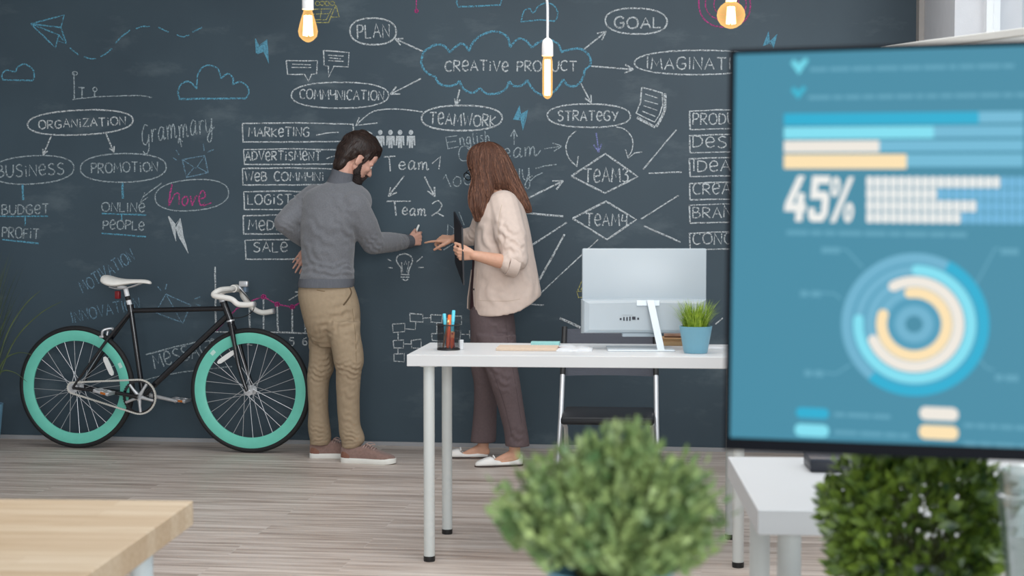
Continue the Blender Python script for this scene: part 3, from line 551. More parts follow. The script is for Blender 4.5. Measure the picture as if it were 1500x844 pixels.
# ================================================================== the bicycle
Mblk = mat('black_gloss_paint', (18, 19, 24), .25, var=.1, coat=.4)
Mrub = mat('black_rubber', (22, 23, 25), .7, var=.15, scale=80)
Mteal = mat('teal_rim_paint', (108, 200, 180), .35, var=.03)
Mchr = mat('polished_alloy', (205, 207, 210), .35, .6, var=.05)
Mspoke = mat('spoke_steel', (205, 208, 212), .35, .6, var=.03)
Mwvin = mat('white_vinyl', (232, 230, 224), .45, var=.03, bump=.1, bscale=200)
Mchain = mat('chain_steel', (226, 224, 216), .4, .4, var=.3, scale=400)
Mrefl = mat('white_reflector', (225, 226, 224), .3, var=.06, scale=300)
Mred = mat('red_lens', (120, 16, 24), .3)
G0, G1 = PF(113, 656.5), PF(367, 663.5)                    # where the two tyres stand
BD = (G1 - G0).normalized(); BN = Vector((BD.y, -BD.x, 0))   # along the frame, towards the room
bike = thing('bicycle', G0, 'black fixed-gear bicycle with teal deep rims and white saddle, parked along the chalk wall', 'bicycle', math.atan2(BD.y, BD.x))
def B(px, py, out=0.0):
    """photo pixel on the frame's plane (moved out by `out`) -> bicycle's own coordinates"""
    q = hit(px, py, G0 + BN*out, BN) - G0
    return Vector((q.dot(BD), -out, q.z))
RW = .340
HR = Vector((B(113, 600).x, 0, RW)); HF = Vector((B(367, 600).x, 0, RW))
def ringpts(c, r, n=72, y=0): return [Vector((c.x + r*math.cos(2*PI*k/n), c.y+y, c.z + r*math.sin(2*PI*k/n))) for k in range(n)]
def ring_lathe(mb, c, prof, n=96):
    rings = [[Vector((c.x + r*math.cos(a), c.y+y, c.z + r*math.sin(a))) for r, y in prof] for a in (2*PI*k/n for k in range(n))]
    mb.loft(rings, False, True)
def wheel(c, rear):
    u = MB(); u.tube(ringpts(c, RW-.0155, 96), .0155, 12, False, True); t = u.build('tyre', Mrub, bike)
    u = MB(); ring_lathe(u, c, [(.316,-.011),(.316,.011),(.308,.0125),(.275,.0095),(.257,.004),(.257,-.004),(.275,-.0095),(.308,-.0125)])
    rim = u.build('rim', Mteal, bike)
    u = MB(); a = Matrix.Translation(c) @ Matrix.Rotation(PI/2, 4, 'X')
    u.lathe([(.001,-.058),(.008,-.058),(.008,-.034),(.026,-.034),(.026,-.028),(.014,-.026),(.014,.026),(.026,.028),(.026,.034),(.008,.034),(.008,.058),(.001,.058)], 24, a)
    hub = u.build('hub', Mchr, bike)
    for k in range(28):                                  # crossed lacing
        sd = 1 if k % 2 else -1; a0 = 2*PI*k/28 + .05; tw = .95 if (k//2) % 2 else -.95; a1 = a0 + tw
        p0 = Vector((c.x + .024*math.cos(a1), c.y + sd*.031, c.z + .024*math.sin(a1)))
        p1 = Vector((c.x + .259*math.cos(a0), c.y + sd*.001, c.z + .259*math.sin(a0)))
        v = MB(); v.tube([p0, p1], .0014, 6); v.build('spoke', Mspoke, bike)
    return rim
wr = wheel(HR, True); wf_ = wheel(HF, False)
def reflector(pa, pb, w):
    u = MB(); a, b_ = B(*pa, .035), B(*pb, .035); d = (b_-a); n = Vector((-d.z, 0, d.x)).normalized()*w
    pts = [a+n*.4, a+n*.9+d*.12, a+d*.5+n, b_+n*.9-d*.12, b_+n*.4, b_-n*.4, b_-n*.9-d*.12, a+d*.5-n, a-n*.9+d*.12, a-n*.4]
    u.loft([[p + Vector((0, .004, 0)) for p in pts], [p - Vector((0, .004, 0)) for p in pts]])
    tag(u.build('reflector', Mrefl, bike, False), 'white spoke reflector')
reflector((153, 523), (165, 550), .014); reflector((319, 532), (345, 514), .013)
def decal(px, py, c):
    q = B(px, py, .013); r = Vector((q.x-c.x, 0, q.z-c.z)); a0 = math.atan2(r.z, r.x); u = MB()
    ps = [[Vector((c.x + rr*math.cos(a0+da), -.0132 + (.308-rr)*.09+.0002, c.z + rr*math.sin(a0+da))) for da in (-.05, -.025, 0, .025, .05)] for rr in (.300, .280)]
    for i in range(4): u.face([ps[0][i], ps[0][i+1], ps[1][i+1], ps[1][i]])
    u.build('rim_sticker', mat('pale_sticker', (190, 225, 215), .5), bike, False)
decal(183, 532, HR); decal(311, 516, HF)
BBk = B(209.5, 580); ST = B(191.5, 452); HT, HB = B(327, 441), B(338, 470)
def ftube(name, pts, r, m=Mblk, parent=bike, n=14): u = MB(); u.tube(pts, r, n); return u.build(name, m, parent)
u = MB()
u.tube([BBk, ST], .0145, 16); u.tube([ST + Vector((0, 0, -.012)), B(330, 452)], .0142, 16)
u.tube([B(334, 462), BBk + Vector((.01, 0, .01))], .0165, 16); u.tube([HT, HB], .0195, 18)
for s in (-1, 1):
    y = Vector((0, s*.052, 0)); m_ = Vector((0, s*.018, 0))
    u.tube([ST + m_*.6 + Vector((0, 0, -.02)), HR.lerp(ST, .62) + Vector((0, s*.028, 0)), HR + y], [.009, .009, .007], 10)
    u.tube([BBk + m_, HR.lerp(BBk, .55) + Vector((0, s*.030, 0)), HR + y], [.011, .010, .008], 10)
u.tube([BBk + Vector((0, -.036, 0)), BBk + Vector((0, .036, 0))], .021, 18)
u.build('frame', Mblk, bike)
u = MB()
u.tube([HB + Vector((0, 0, .002)), HB - Vector((-.004, 0, .03))], .02, 14)
for s in (-1, 1):
    y = lambda k: Vector((0, s*k, 0))
    u.tube(spline([HB + Vector((.004, s*.012, -.018)), HB.lerp(HF, .25) + y(.032), HB.lerp(HF, .65) + Vector((-.008, s*.047, 0)), HF + y(.052)], 6), [.014]*7 + [.0125]*6 + [.011]*5 + [.009], 12)
u.build('fork', Mblk, bike)
u = MB()
u.tube([HB + Vector((.000, 0, -.004)), HB + Vector((-.002, 0, .004))], .0225, 18); u.build('headset', Mchr, bike)
u = MB(); u.tube([HT + Vector((0, 0, -.004)), HT + (HT-HB).normalized()*.012], .0222, 18)
u.build('headset', Mchr, bike)
ax = (HT-HB).normalized()
u = MB(); u.tube([HT + ax*.012, HT + ax*.062], .0185, 16); q0 = HT + ax*.05
CL_ = q0 + Vector((.085, 0, .022))
u.tube([q0, q0 + Vector((.03, 0, .010)), CL_], [.0185, .016, .019], 14); u.tube([CL_ + Vector((0, -.024, 0)), CL_ + Vector((0, .024, 0))], .021, 16)
u.build('stem', Mwvin, bike)
bar_pts = lambda s, e: spline([CL_, CL_ + Vector((0, s*.06, 0)), CL_ + Vector((-.03, s*.145, -.004)), CL_ + Vector((-.045 if s < 0 else -.03, s*.19, -.03)), *e], 7)
nearE = [B(338, 438, .20), B(350, 446, .205), B(372, 446, .205)]
farE = [B(357, 436, -.17), B(371, 452, -.20), B(384, 458, -.205), B(400, 456, -.205)]
u = MB(); u.tube(bar_pts(-1, nearE), .0150, 14); u.tube(bar_pts(1, farE), .0150, 14); hb = u.build('handlebar', Mwvin, bike)
for e in (nearE, farE):
    d = (e[-1]-e[-2]).normalized(); u = MB(); u.tube([e[-1], e[-1] + d*.008], .0158, 14); u.build('end_cap', Mchr, hb)
u = MB(); u.rbox((-.02, -.014, -.012), (.03, .014, .02), .005, Matrix.Translation(B(356, 417, -.03)))
u.tube([B(350, 420, -.02), B(358, 430, -.03), B(366, 441, -.05)], [.007, .006, .005], 10)
u.build('brake_lever', Mchr, bike)
u = MB(); u.rbox((-.012, -.022, -.03), (.006, .022, .03), .004, Matrix.Translation(B(361, 420, -.06))); u.build('front_reflector', mat('blue_grey_lens', (120, 142, 165), .25), bike)
u = MB(); u.tube(spline([B(352, 424), B(366, 440), B(372, 452), B(362, 462), B(345, 466), B(330, 462)], 8), .0024, 8); u.build('brake_cable', Mrub, bike)
# seat
sd_ = (ST-BBk).normalized(); SP_ = B(184, 423)
u = MB(); u.tube([ST - sd_*.02, ST + sd_*.022], .0195, 16); u.build('seat_clamp', Mblk, bike)
u = MB(); u.tube([ST, B(187, 436), SP_], .0135, 14); u.tube([SP_ + Vector((-.045, 0, .012)), SP_ + Vector((.004, 0, .004))], .010, 10)
sp = u.build('seatpost', mat('white_metal', (226, 228, 230), .3), bike)
u = MB(); u.tube([B(188, 440), B(186.6, 434)], .0142, 14); u.build('band', Mrub, sp)
rings = []
for px, top, bot, w in ((151.2,405,409,.030),(153,402,414,.064),(160,403,418,.076),(170,406.5,421,.070),(182,408.5,418,.052),(195,409,415.5,.034),(208,409,415,.026),(217,410,416,.022),(222,413,417,.013)):
    A_, B_ = B(px, top), B(px, bot); h = A_.z-B_.z; c = (A_+B_)/2; r = []
    for k in range(20):
        a = 2*PI*k/20; r.append(Vector((c.x, w*math.copysign(abs(math.cos(a))**.8, math.cos(a)), c.z + h/2*math.sin(a) - .012*(math.cos(a)**2)*(w/.076))))
    rings.append(r)
u = MB(); u.loft(rings); sad = u.build('saddle', Mwvin, bike); m_ = sad.modifiers.new('s', 'SUBSURF'); m_.levels = m_.render_levels = 1
u = MB()
for s in (-1, 1): u.tube(spline([B(163, 420) + Vector((0, s*.03, 0)), B(175, 423) + Vector((0, s*.022, 0)), B(190, 421) + Vector((0, s*.02, 0)), B(210, 414) + Vector((0, s*.012, 0))], 5), .0034, 8)
u.build('saddle_rail', Mchr, bike)
u = MB(); u.rbox((-.014, -.016, -.022), (.012, .016, .022), .005, Matrix.Translation(B(173, 432))); tag(u.build('rear_light', Mred, bike), 'small red rear light')
# rear brake calliper
u = MB(); q = B(158, 487)
u.tube(spline([q + Vector((-.02, -.03, -.02)), q + Vector((-.012, -.034, .012)), q + Vector((.02, -.012, .022)), q + Vector((.034, 0, .012))], 5), .007, 10)
u.tube(spline([q + Vector((-.02, .03, -.02)), q + Vector((-.012, .034, .012)), q + Vector((.02, .012, .022)), q + Vector((.034, 0, .012))], 5), .007, 10)
u.rbox((-.012, -.008, -.006), (.012, .002, .006), .002, Matrix.Translation(q + Vector((-.022, -.03, -.022)))); u.build('brake_caliper', Mchr, bike)
# drivetrain on the room side
RC = .094; yc = -.048; ch = Vector((BBk.x, yc, BBk.z))
u = MB(); ring_lathe(u, ch, [(RC-.014, -.002), (RC, -.0015), (RC, .0015), (RC-.014, .002)], 64)
for k in range(40):
    a = 2*PI*k/40; p = ch + Vector((RC*math.cos(a), 0, RC*math.sin(a))); u.rbox((-.003, -.0012, -.0035), (.003, .0012, .0035), .0005, Matrix.Translation(p) @ Matrix.Rotation(-a, 4, 'Y'), 1)
cr = u.build('chainring', Mblk, bike)
u = MB(); u.tube([ch + Vector((0, -.012, 0)), ch + Vector((0, .01, 0))], .019, 20)
for k in range(5):
    a = 2*PI*k/5 + 1.02; u.tube([ch, ch + Vector((.05*math.cos(a), -.004, .05*math.sin(a))), ch + Vector(((RC-.01)*math.cos(a), 0, (RC-.01)*math.sin(a)))], [.013, .008, .008], 10)
u.build('spider', Mchr, bike)
def crank(d, y0, m_, name):
    u = MB(); a = Vector((BBk.x, y0, BBk.z)); e = a + d*.168 + Vector((0, .008*math.copysign(1, y0), 0))
    u.tube([a, a.lerp(e, .12), a.lerp(e, .9), e], [.014, .0115, .0095, .012], 12); return u.build(name, m_, bike), e
d0 = (B(171, 571, .06) - B(209.5, 580, .06)); d0.y = 0; d0.normalize()
ck, e0 = crank(d0, -.066, Mblk, 'crank'); ck2, e1 = crank(-d0, .06, Mchr, 'crank')
def pedal(e, s, tilt):
    u = MB(); u.tube([e, e + Vector((0, s*.1, 0))], .006, 10); M_ = Matrix.Translation(e + Vector((0, s*.06, 0))) @ Matrix.Rotation(tilt, 4, 'Y')
    for a, b_ in (((-.045,-.045,-.009),(-.033,.045,.009)), ((.033,-.045,-.009),(.045,.045,.009)), ((-.045,-.045,-.007),(.045,-.036,.007)), ((-.045,.036,-.007),(.045,.045,.007)), ((-.012,-.04,-.01),(.012,.04,.01))):
        u.rbox(a, b_, .002, M_)
    p = u.build('pedal', Mchr, bike)
    v = MB(); v.rbox((.0, -.049, -.006), (.03, -.044, .006), .001, M_); v.build('pedal_reflector', mat('amber_lens', (170, 96, 30), .3), p)
pedal(e0, -1, .22); pedal(e1, 1, .1)
RS = .030; hs = Vector((HR.x, yc, HR.z))                    # chain around chainring and sprocket
u = MB(); ring_lathe(u, hs, [(.012, -.002), (RS, -.0015), (RS, .0015), (.012, .002)], 32); u.build('sprocket', Mchr, bike)
v_ = ch-hs; ln = math.hypot(v_.x, v_.z); base = math.atan2(v_.z, v_.x); off = math.acos((RC-RS)/ln)
path = []
for k in range(25):
    a = base + (PI-off) - (PI-off)*2*k/24; path.append(ch + Vector((RC*math.cos(a), 0, RC*math.sin(a))))
for k in range(13):
    a = base - off*1.0 - (PI*2-2*off)*k/12 - 0; path.append(hs + Vector((RS*math.cos(base-(PI-off)-(2*off)*k/12), 0, RS*math.sin(base-(PI-off)-(2*off)*k/12))))
dense = []
for a, b_ in zip(path, path[1:]+path[:1]):
    n = max(1, round((b_-a).length/.0063)); dense += [a.lerp(b_, k/n) for k in range(n)]
u = MB()
for k, p in enumerate(dense):
    t = dense[(k+1) % len(dense)]-p
    if t.length < 1e-5: continue
    a = math.atan2(t.z, t.x); wz = .0047 if k % 2 else .0034
    u.box((-.001, -.0042, -wz), (t.length+.001, .0042, wz), Matrix.Translation(p) @ Matrix.Rotation(-a, 4, 'Y'))
u.build('chain', Mchain, bike, False)

# ================================================================== the white desk with the computer
Mtop = mat('white_laminate', (206, 208, 209), .38, var=.01, scale=6, spec=.4)
Mleg = mat('white_powder_coat', (200, 205, 203), .45, var=.02, scale=10)
Mfoot = mat('black_plastic', (20, 21, 24), .5, var=.1)
def desk(name, label, loc, rz, L, Wd, H, tk, legs, lr=.0205, mt=Mtop, ml=Mleg, cat='desk'):
    t = thing(name, loc, label, cat, rz)
    u = MB(); u.rbox((-L/2, -Wd/2, H-tk), (L/2, Wd/2, H), .002); u.build('tabletop', mt, t, False)
    for x, y in legs:
        u = MB(); u.lathe([(.001, .02), (lr, .02), (lr, H-tk-.004), (.001, H-tk-.004)], 24, Matrix.Translation((x, y, 0)))
        u.lathe([(.001, H-tk-.004), (lr*1.6, H-tk-.004), (lr*1.6, H-tk), (.001, H-tk)], 24, Matrix.Translation((x, y, 0)))
        lg = u.build('leg', ml, t)
        v = MB(); v.lathe([(.001, 0), (lr*.98, 0), (lr*1.04, .004), (lr*1.04, .02), (.001, .02)], 24, Matrix.Translation((x, y, 0))); tag(v.build('rubber_foot', Mfoot, lg), 'black foot')
    return t
l1, l2, l3 = PF(629, 822), PF(655, 782), PF(1081, 831)
dx = (l3-l1).normalized(); dy = Vector((-dx.y, dx.x, 0))
A1 = math.atan2(dx.y, dx.x); LX = (l3-l1).length; LY = (l2-l1).dot(dy)
DZ = .7615
fl = PF(600, 517.5, DZ)                                     # top front corner at the left
ov = (l1-fl).dot(dx); of = (l1-fl).dot(dy)
DL = LX + 2*ov; DW = LY + 2*max(.045, of)
dc = l1 + dx*(LX/2) + dy*(LY/2); dc.z = 0
desk1 = desk('white_desk', 'white desk on round legs holding the all-in-one computer and pen cup', dc, A1, DL, DW, DZ, .042,
    [(sx*LX/2, sy*LY/2) for sx in (-1, 1) for sy in (-1, 1)])
print('DESK', DL, DW, ov, of, dc)
def D(px, py, z=DZ):
    return PF(px, py, z)

# ---- all-in-one computer, seen from its back
Maio = mat('pearl_white_plastic', (172, 184, 192), .35, var=.01, scale=5)
Malu = mat('brushed_aluminium', (205, 214, 220), .35, .25, var=.04, scale=200, stretch=(1, 1, 20))
Mport = mat('port_black', (16, 20, 36), .5)
cb = D(967, 516); cy_ = cb.y + .10
cy_ += .06
aio = thing('desktop_computer', (P(942, 500, cy_).x, cy_, DZ+.0005), 'white all-in-one computer on a slanted aluminium stand, seen from behind', 'computer', A1 + .06)
Ai = Matrix.Translation(aio.location) @ Matrix.Rotation(A1+.06, 4, 'Z')
Aii = Ai.inverted(); An = (Ai.to_3x3() @ Vector((0, -1, 0)))
def AI(px, py, out=0.0):
    return Aii @ hit(px, py, Vector(aio.location) + An*out, An)
x0, x1 = AI(851, 480).x, AI(1034, 480).x; ztop, zmid, zbot = AI(950, 364).z, AI(950, 438).z, AI(950, 488).z
TL = Matrix.Rotation(-.05, 4, 'X')
u = MB(); u.rbox((x0+.004, -.012, zbot), (x1, .014, ztop), .006); u.build('screen_housing', Maio, aio)
# lower, thicker back shell
rings = []
for yy, e in ((-.010, 0), (-.030, .004), (-.044, .012), (-.048, .03)):
    zt = zmid - (0 if e == 0 else e*.5)
    rr = []
    for x, z in ((x0+e, zbot+e*.5), (x1-e, zbot+e*.5), (x1-e, zt), ((x0+x1)/2, zt+.004), (x0+e, zt)): rr.append(Vector((x, yy, z)))
    rings.append(rr)
u = MB(); u.loft(rings); u.build('back_shell', mat('pearl_white_shell', (166, 177, 184), .4, var=.01), aio, False)
def onback(lo, hi, m_, nm, d=.0015, parent=aio):
    a, b_ = AI(*lo, .05), AI(*hi, .05); u = MB(); u.rbox((a.x, -.0485-d, b_.z), (b_.x, -.0475, a.z), .0006); return u.build(nm, m_, parent, False)
for k, (a, b_) in enumerate((((908,466),(910.5,469)), ((913,464.5),(915,470)), ((917.5,464.5),(919.5,470)), ((921.8,464),(923.8,470)), ((926,464),(931,468.5)), ((933.5,465.5),(936,468.5)))):
    onback(a, b_, Mport, 'port')
onback((911, 461.3), (927, 462.2), mat('grey_print', (150, 160, 165), .6), 'port_marking', .0006)
onback((932.5, 440), (966, 448), Malu, 'hinge_plate', .004)
u = MB()
tp, bt = AI(952, 441, .055), AI(967, 512, .055)
sw = .024
pts0 = [Vector((tp.x-.012, -.048, tp.z)), Vector((tp.x-.012, -.066, tp.z+.004)), Vector((tp.x+.014, -.066, tp.z+.004)), Vector((tp.x+.014, -.048, tp.z))]
pts1 = [Vector((bt.x-.014, -.112, .012)), Vector((bt.x-.014, -.125, .004)), Vector((bt.x+.012, -.125, .004)), Vector((bt.x+.012, -.112, .012))]
u.loft([pts0, pts1]); 
u.rbox((bt.x-.20, -.135, 0), (bt.x+.05, .06, .006), .002); u.build('stand', Malu, aio, False)
u = MB(); u.rbox((AI(911, 490).x, -.03, zbot-.012), (AI(960, 490).x, .01, zbot+.002), .002); u.build('sensor_bar', Maio, aio, False)
u = MB(); u.rbox((x0+.012, .0138, zbot+.01), (x1-.008, .0148, ztop-.008), .0005); u.build('screen', mat('dark_screen_glass', (10, 11, 14), .1), aio, False)

# ---- pen cup with pens
pc = D(657, 513); pcy = pc.y + .01
PCX = P(657, 500, pcy).x; cr_ = 16.5/ppm(pcy); chh = P(657, 476, pcy).z - DZ
cup = thing('pen_cup', (PCX, pcy, DZ+.0005), 'black wire-mesh pen cup near the end of the white desk', 'pen cup')
Mmesh = bpy.data.materials.new('black_wire_mesh'); Mmesh.use_nodes = True
nt = Mmesh.node_tree; b = nt.nodes['Principled BSDF']; b.inputs['Base Color'].default_value = (.01, .011, .014, 1); b.inputs['Roughness'].default_value = .5
tc = nt.nodes.new('ShaderNodeTexCoord'); br = nt.nodes.new('ShaderNodeTexChecker'); br.inputs['Scale'].default_value = 420
nt.links.new(tc.outputs['Object'], br.inputs[0]); mr = nt.nodes.new('ShaderNodeMapRange'); mr.inputs[3].default_value = .05; mr.inputs[4].default_value = .6
nt.links.new(br.outputs['Fac'], mr.inputs[0]); nt.links.new(mr.outputs[0], b.inputs['Alpha'])
u = MB(); u.lathe([(cr_, .004), (cr_, chh), (cr_-.0008, chh), (cr_-.0008, .004)], 36); u.build('mesh_body', Mmesh, cup)
u = MB(); u.lathe([(.001, 0), (cr_+.001, 0), (cr_+.001, .006), (.001, .006)], 36); u.build('base', Mfoot, cup)
u = MB(); u.tube([Vector((cr_*math.cos(2*PI*k/36), cr_*math.sin(2*PI*k/36), chh)) for k in range(36)], .0024, 8, False, True); u.build('rim', Mfoot, cup)
def pen(name, label, cat, foot, head, r, body, capc, capfrac=.3, tip=None):
    f_ = Vector(foot); h_ = Vector(head); ln = (h_-f_).length
    t = thing(name, Vector((PCX, pcy, DZ+.0068)) + f_, label, cat); d = (h_-f_).normalized()
    M_ = d.to_track_quat('Z', 'Y').to_matrix().to_4x4()
    u = MB(); u.lathe([(.0008, .0), (r*.6, .001), (r*.7, .004), (r, .012), (r, ln*(1-capfrac)), (.0008, ln*(1-capfrac))], 16, M_); u.build('barrel', body, t)
    u = MB(); u.lathe([(.0008, ln*(1-capfrac)), (r*1.08, ln*(1-capfrac)), (r*1.08, ln-.004), (r*.9, ln), (.0008, ln)], 16, M_); u.build('cap' if tip is None else tip, capc, t)
    return t
mc = lambda n, c: mat(n, c, .35, var=.03)
q = cr_*.62
pen('marker_pen', 'turquoise marker standing tallest in the mesh pen cup', 'marker', (q*.35, -q*.3, 0), (q*.75, q*.1, chh+.048), .0062, mc('turq', (70, 186, 214)), mc('turq2', (96, 206, 230)))
pen('marker_pen', 'turquoise marker beside the wall side rim of the mesh pen cup', 'marker', (-q*.2, q*.55, 0), (-q*.62, q*.2, chh+.035), .0062, mc('turq', (70, 186, 214)), mc('turq2', (96, 206, 230)))
pen('marker_pen', 'thick orange marker in the middle of the mesh pen cup', 'marker', (-q*.1, -q*.55, 0), (q*.2, q*.3, chh+.03), .0075, mc('orange', (232, 88, 30)), mc('orange2', (244, 112, 48)))
pen('pencil', 'brown pencil leaning in the mesh pen cup', 'pencil', (-q*.8, -q*.2, 0), (q*.02, -q*.25, chh+.012), .0036, mat('pencil_wood', (140, 104, 72), .6), mc('cream_end', (236, 214, 150)), .08, 'eraser')
pen('highlighter_pen', 'short orange highlighter low in the mesh pen cup', 'highlighter', (q*.45, -q*.75, 0), (q*.62, -q*.55, chh-.032), .0075, mc('orange', (232, 88, 30)), mc('peach', (246, 150, 96)), .35)
pen('pencil', 'red pencil low in the mesh pen cup', 'pencil', (q*.85, q*.1, 0), (q*.55, -q*.95, chh-.03), .0034, mc('crimson', (176, 30, 56)), mc('cream_end', (236, 214, 150)), .06, 'eraser')
pen('marker_pen', 'dark blue marker in the mesh pen cup', 'marker', (q*.3, q*.7, 0), (q*.42, q*.8, chh+.018), .006, mc('navy', (34, 52, 104)), mc('navy2', (28, 40, 84)))
q = D(675, 512.5); u = MB(); u.rbox((-.009, -.012, 0), (.009, .012, .036), .0015); o = u.build('note_block', mat('white_paper', (214, 217, 220), .7), None, False); o.location = (q.x, q.y+.012, DZ+.0004); o.rotation_euler.z = A1
tag(o, 'small white note block standing next to the pen cup', 'note block')
# ---- notebooks and papers on the desk
def flat(name, label, cat, p, L, Wd, h, m_, rz=0, lift=0.0, extra=None, group=None):
    t = thing(name, (p.x, p.y, DZ+.0004+lift), label, cat, A1+rz, group); u = MB(); u.rbox((-L/2, -Wd/2, 0), (L/2, Wd/2, h), min(.0015, h*.4)); u.build('cover' if extra else 'pages', m_, t, False)
    if extra: extra(t, L, Wd, h)
    return t
pl, pr = D(728, 517, DZ), D(818, 517, DZ); nb = D(773, 511); NL = 88/ppm(nb.y)
def coil(t, L, Wd, h):
    for k in range(26):
        x = -L/2 + L*(k+.5)/26; u = MB(); u.tube([Vector((x, Wd/2 + .004*math.cos(a), h*.55 + .006*math.sin(a))) for a in (2*PI*j/10 for j in range(10))], .0008, 6, False, True); u.build('wire_loop', Malu, t)
flat('spiral_notebook', 'beige spiral notebook lying flat beside the pen cup', 'notebook', Vector((nb.x, nb.y-.035, 0)), NL, .15, .011, mat('kraft_cover', (200, 180, 160), .75, var=.06, scale=120), 0, 0, coil)
q = D(799, 505.5)
flat('sticky_notes', 'pale turquoise sticky-note pad behind the spiral notebook', 'sticky notes', Vector((P(799, 500, q.y).x, q.y+.0, 0)), 42/ppm(q.y), .05, .013, mat('pale_turquoise_paper', (140, 192, 190), .7))
q = D(880, 512)
def pgs(t, L, Wd, h):
    pass
t = thing('magazine', (P(843, 512, q.y).x, q.y+.01, DZ+.0004), 'open white magazine lying in front of the computer stand', 'magazine', A1)
for s in (-1, 1):
    prof = [(0, .0), (.02, .0065), (.05, .0055), (.066, .0015)]
    u = MB(); top = [Vector((s*x, y, z+.002)) for x, z in prof for y in (0,)]
    rows = [[Vector((s*x, -.11, z+.0025)) for x, z in prof], [Vector((s*x, .09, z+.0025)) for x, z in prof]]
    low = [[Vector((s*x, -.11, 0)) for x, z in prof], [Vector((s*x, .09, 0)) for x, z in prof]]
    ringA = rows[0] + low[0][::-1]; ringB = rows[1] + low[1][::-1]; u.loft([ringA, ringB]); u.build('pages', mat('white_paper', (214, 217, 220), .7), t, False)
u = MB(); u.rbox((-.03, -.006, .0), (.03, .006, .008), .003); pn = thing('ballpoint_pen', (P(823, 512, q.y).x, q.y+.005, DZ+.0004), 'dark red ballpoint pen lying beside the spiral notebook', 'pen', A1+.3)
v = MB(); v.tube([(-.035, 0, .0045), (.028, 0, .0045), (.04, 0, .0045)], [.0042, .0042, .001], 12); v.build('barrel', mc('dark_red', (96, 30, 30)), pn)
v = MB(); v.tube([(-.05, 0, .0045), (-.035, 0, .0045)], [.0036, .0042], 12); v.build('clip_end', Malu, pn)
# books behind the stand
q = D(1002, 507); by = q.y + .06
def book(label, px, y, L, Wd, h, m_, lift, rz):
    t = thing('book', (P(px, 500, y).x, y, DZ+.0004+lift), label, 'book', A1+rz, 'books stacked behind the flower pot')
    u = MB(); u.rbox((-L/2, -Wd/2, 0), (L/2, Wd/2, .0025), .0008); u.rbox((-L/2, -Wd/2, h-.0025), (L/2, Wd/2, h), .0008); u.rbox((-L/2, Wd/2-.003, 0), (L/2, Wd/2, h), .0008); u.build('cover', m_, t, False)
    u = MB(); u.rbox((-L/2+.003, -Wd/2+.003, .0026), (L/2-.003, Wd/2-.0035, h-.0026), .0005); u.build('pages', mat('page_edge', (206, 172, 128), .8, var=.1, scale=200, stretch=(1, 1, 20)), t, False)
book('tan book at the bottom of the stack behind the blue pot', 998, by, .17, .12, .016, mat('tan_cover', (196, 160, 118), .6), 0, .05)
book('thin tan book in the middle of the stack behind the blue pot', 999, by, .165, .115, .012, mat('tan_cover2', (186, 146, 104), .6), .0165, -.05)
t = thing('paper_roll', (P(1001, 500, by).x, by, DZ+.0294), 'pale pink paper roll on top of the book stack', 'paper', A1-.08)
u = MB(); u.lathe([(.012, -.075), (.019, -.075), (.019, .075), (.012, .075)], 24, Matrix.Translation((0, 0, .0192)) @ Matrix.Rotation(PI/2, 4, 'Y')); u.build('sheet', mat('pale_pink_paper', (216, 196, 192), .7), t)
q = D(1047, 511); o = thing('envelope', (q.x-.01, q.y+.03, DZ+.0004), 'white envelope lying next to the blue pot', 'envelope', A1+.3); u = MB(); u.rbox((-.035, -.05, 0), (.035, .05, .003), .001); u.build('paper', mat('white_paper', (214, 217, 220), .7), o, False)
# ---- grass in a light blue pot
Mpot = mat('light_blue_glaze', (114, 166, 186), .4, var=.03, scale=14)
q = D(1019, 518.5); py_ = q.y + .035
def pot(t, rb, rt, h, m_, soil=True):
    u = MB(); u.lathe([(.001, 0), (rb*.94, 0), (rb, .004), (rt, h-.003), (rt*1.01, h), (rt*.93, h), (rt*.9, h-.012), (rb*.9, .01), (.001, .01)], 40); u.build('pot', m_, t)
    if soil: u = MB(); u.lathe([(.001, h-.016), (rt*.895, h-.016), (rt*.85, h-.03), (.001, h-.03)], 30); u.build('soil', mat('potting_soil', (44, 36, 30), .95, var=.4, scale=300, bump=.5), t)
gp = thing('potted_grass', (P(1019, 500, py_).x, py_, DZ+.0004), 'bright green artificial grass in a light blue pot at the computer side', 'potted plant')
ph_ = P(1019, 478, py_).z - DZ; rt_ = 24/ppm(py_); rb_ = 17.5/ppm(py_)
pot(gp, rb_, rt_, ph_, Mpot)
def blades(t, name, n, r0, z0, hmin, hmax, lean, w, m_, seed=1, seg=5):
    R_ = random.Random(seed); u = MB()
    for i in range(n):
        a = R_.uniform(0, 2*PI); rr = r0*math.sqrt(R_.random()); h = R_.uniform(hmin, hmax); le = lean*(.25 + rr/r0)*R_.uniform(.4, 1.3)
        a2 = a + R_.uniform(-.5, .5); w_ = w*R_.uniform(.7, 1.2); sx = Vector((-math.sin(a2), math.cos(a2), 0)); out = Vector((math.cos(a2), math.sin(a2), 0)); b0 = Vector((rr*math.cos(a), rr*math.sin(a), z0)); pv = None
        for k in range(seg+1):
            f = k/seg; c = b0 + Vector((0, 0, h*(f - .12*le/max(h, .01)*f*f*f))) + out*(le*f*f); ww = w_*(1-f)**.6*(.6+.8*f*(1-f)) + .0001
            l_, r_, m2 = u.b.verts.new(c - sx*ww), u.b.verts.new(c + sx*ww), u.b.verts.new(c + out*ww*.35)
            if pv: u.b.faces.new((pv[0], pv[1], m2, l_)); u.b.faces.new((pv[1], pv[2], r_, m2))
            pv = (l_, m2, r_)
    return u.build(name, m_, t, True, False)
def leafmat(name, c1, c2, scale=40, rough=.5, transl=.25):
    m = mat(name, c1, rough, var=0, scale=scale, col2=c2); b = m.node_tree.nodes['Principled BSDF']
    b.inputs['Subsurface Weight'].default_value = 0
    return m
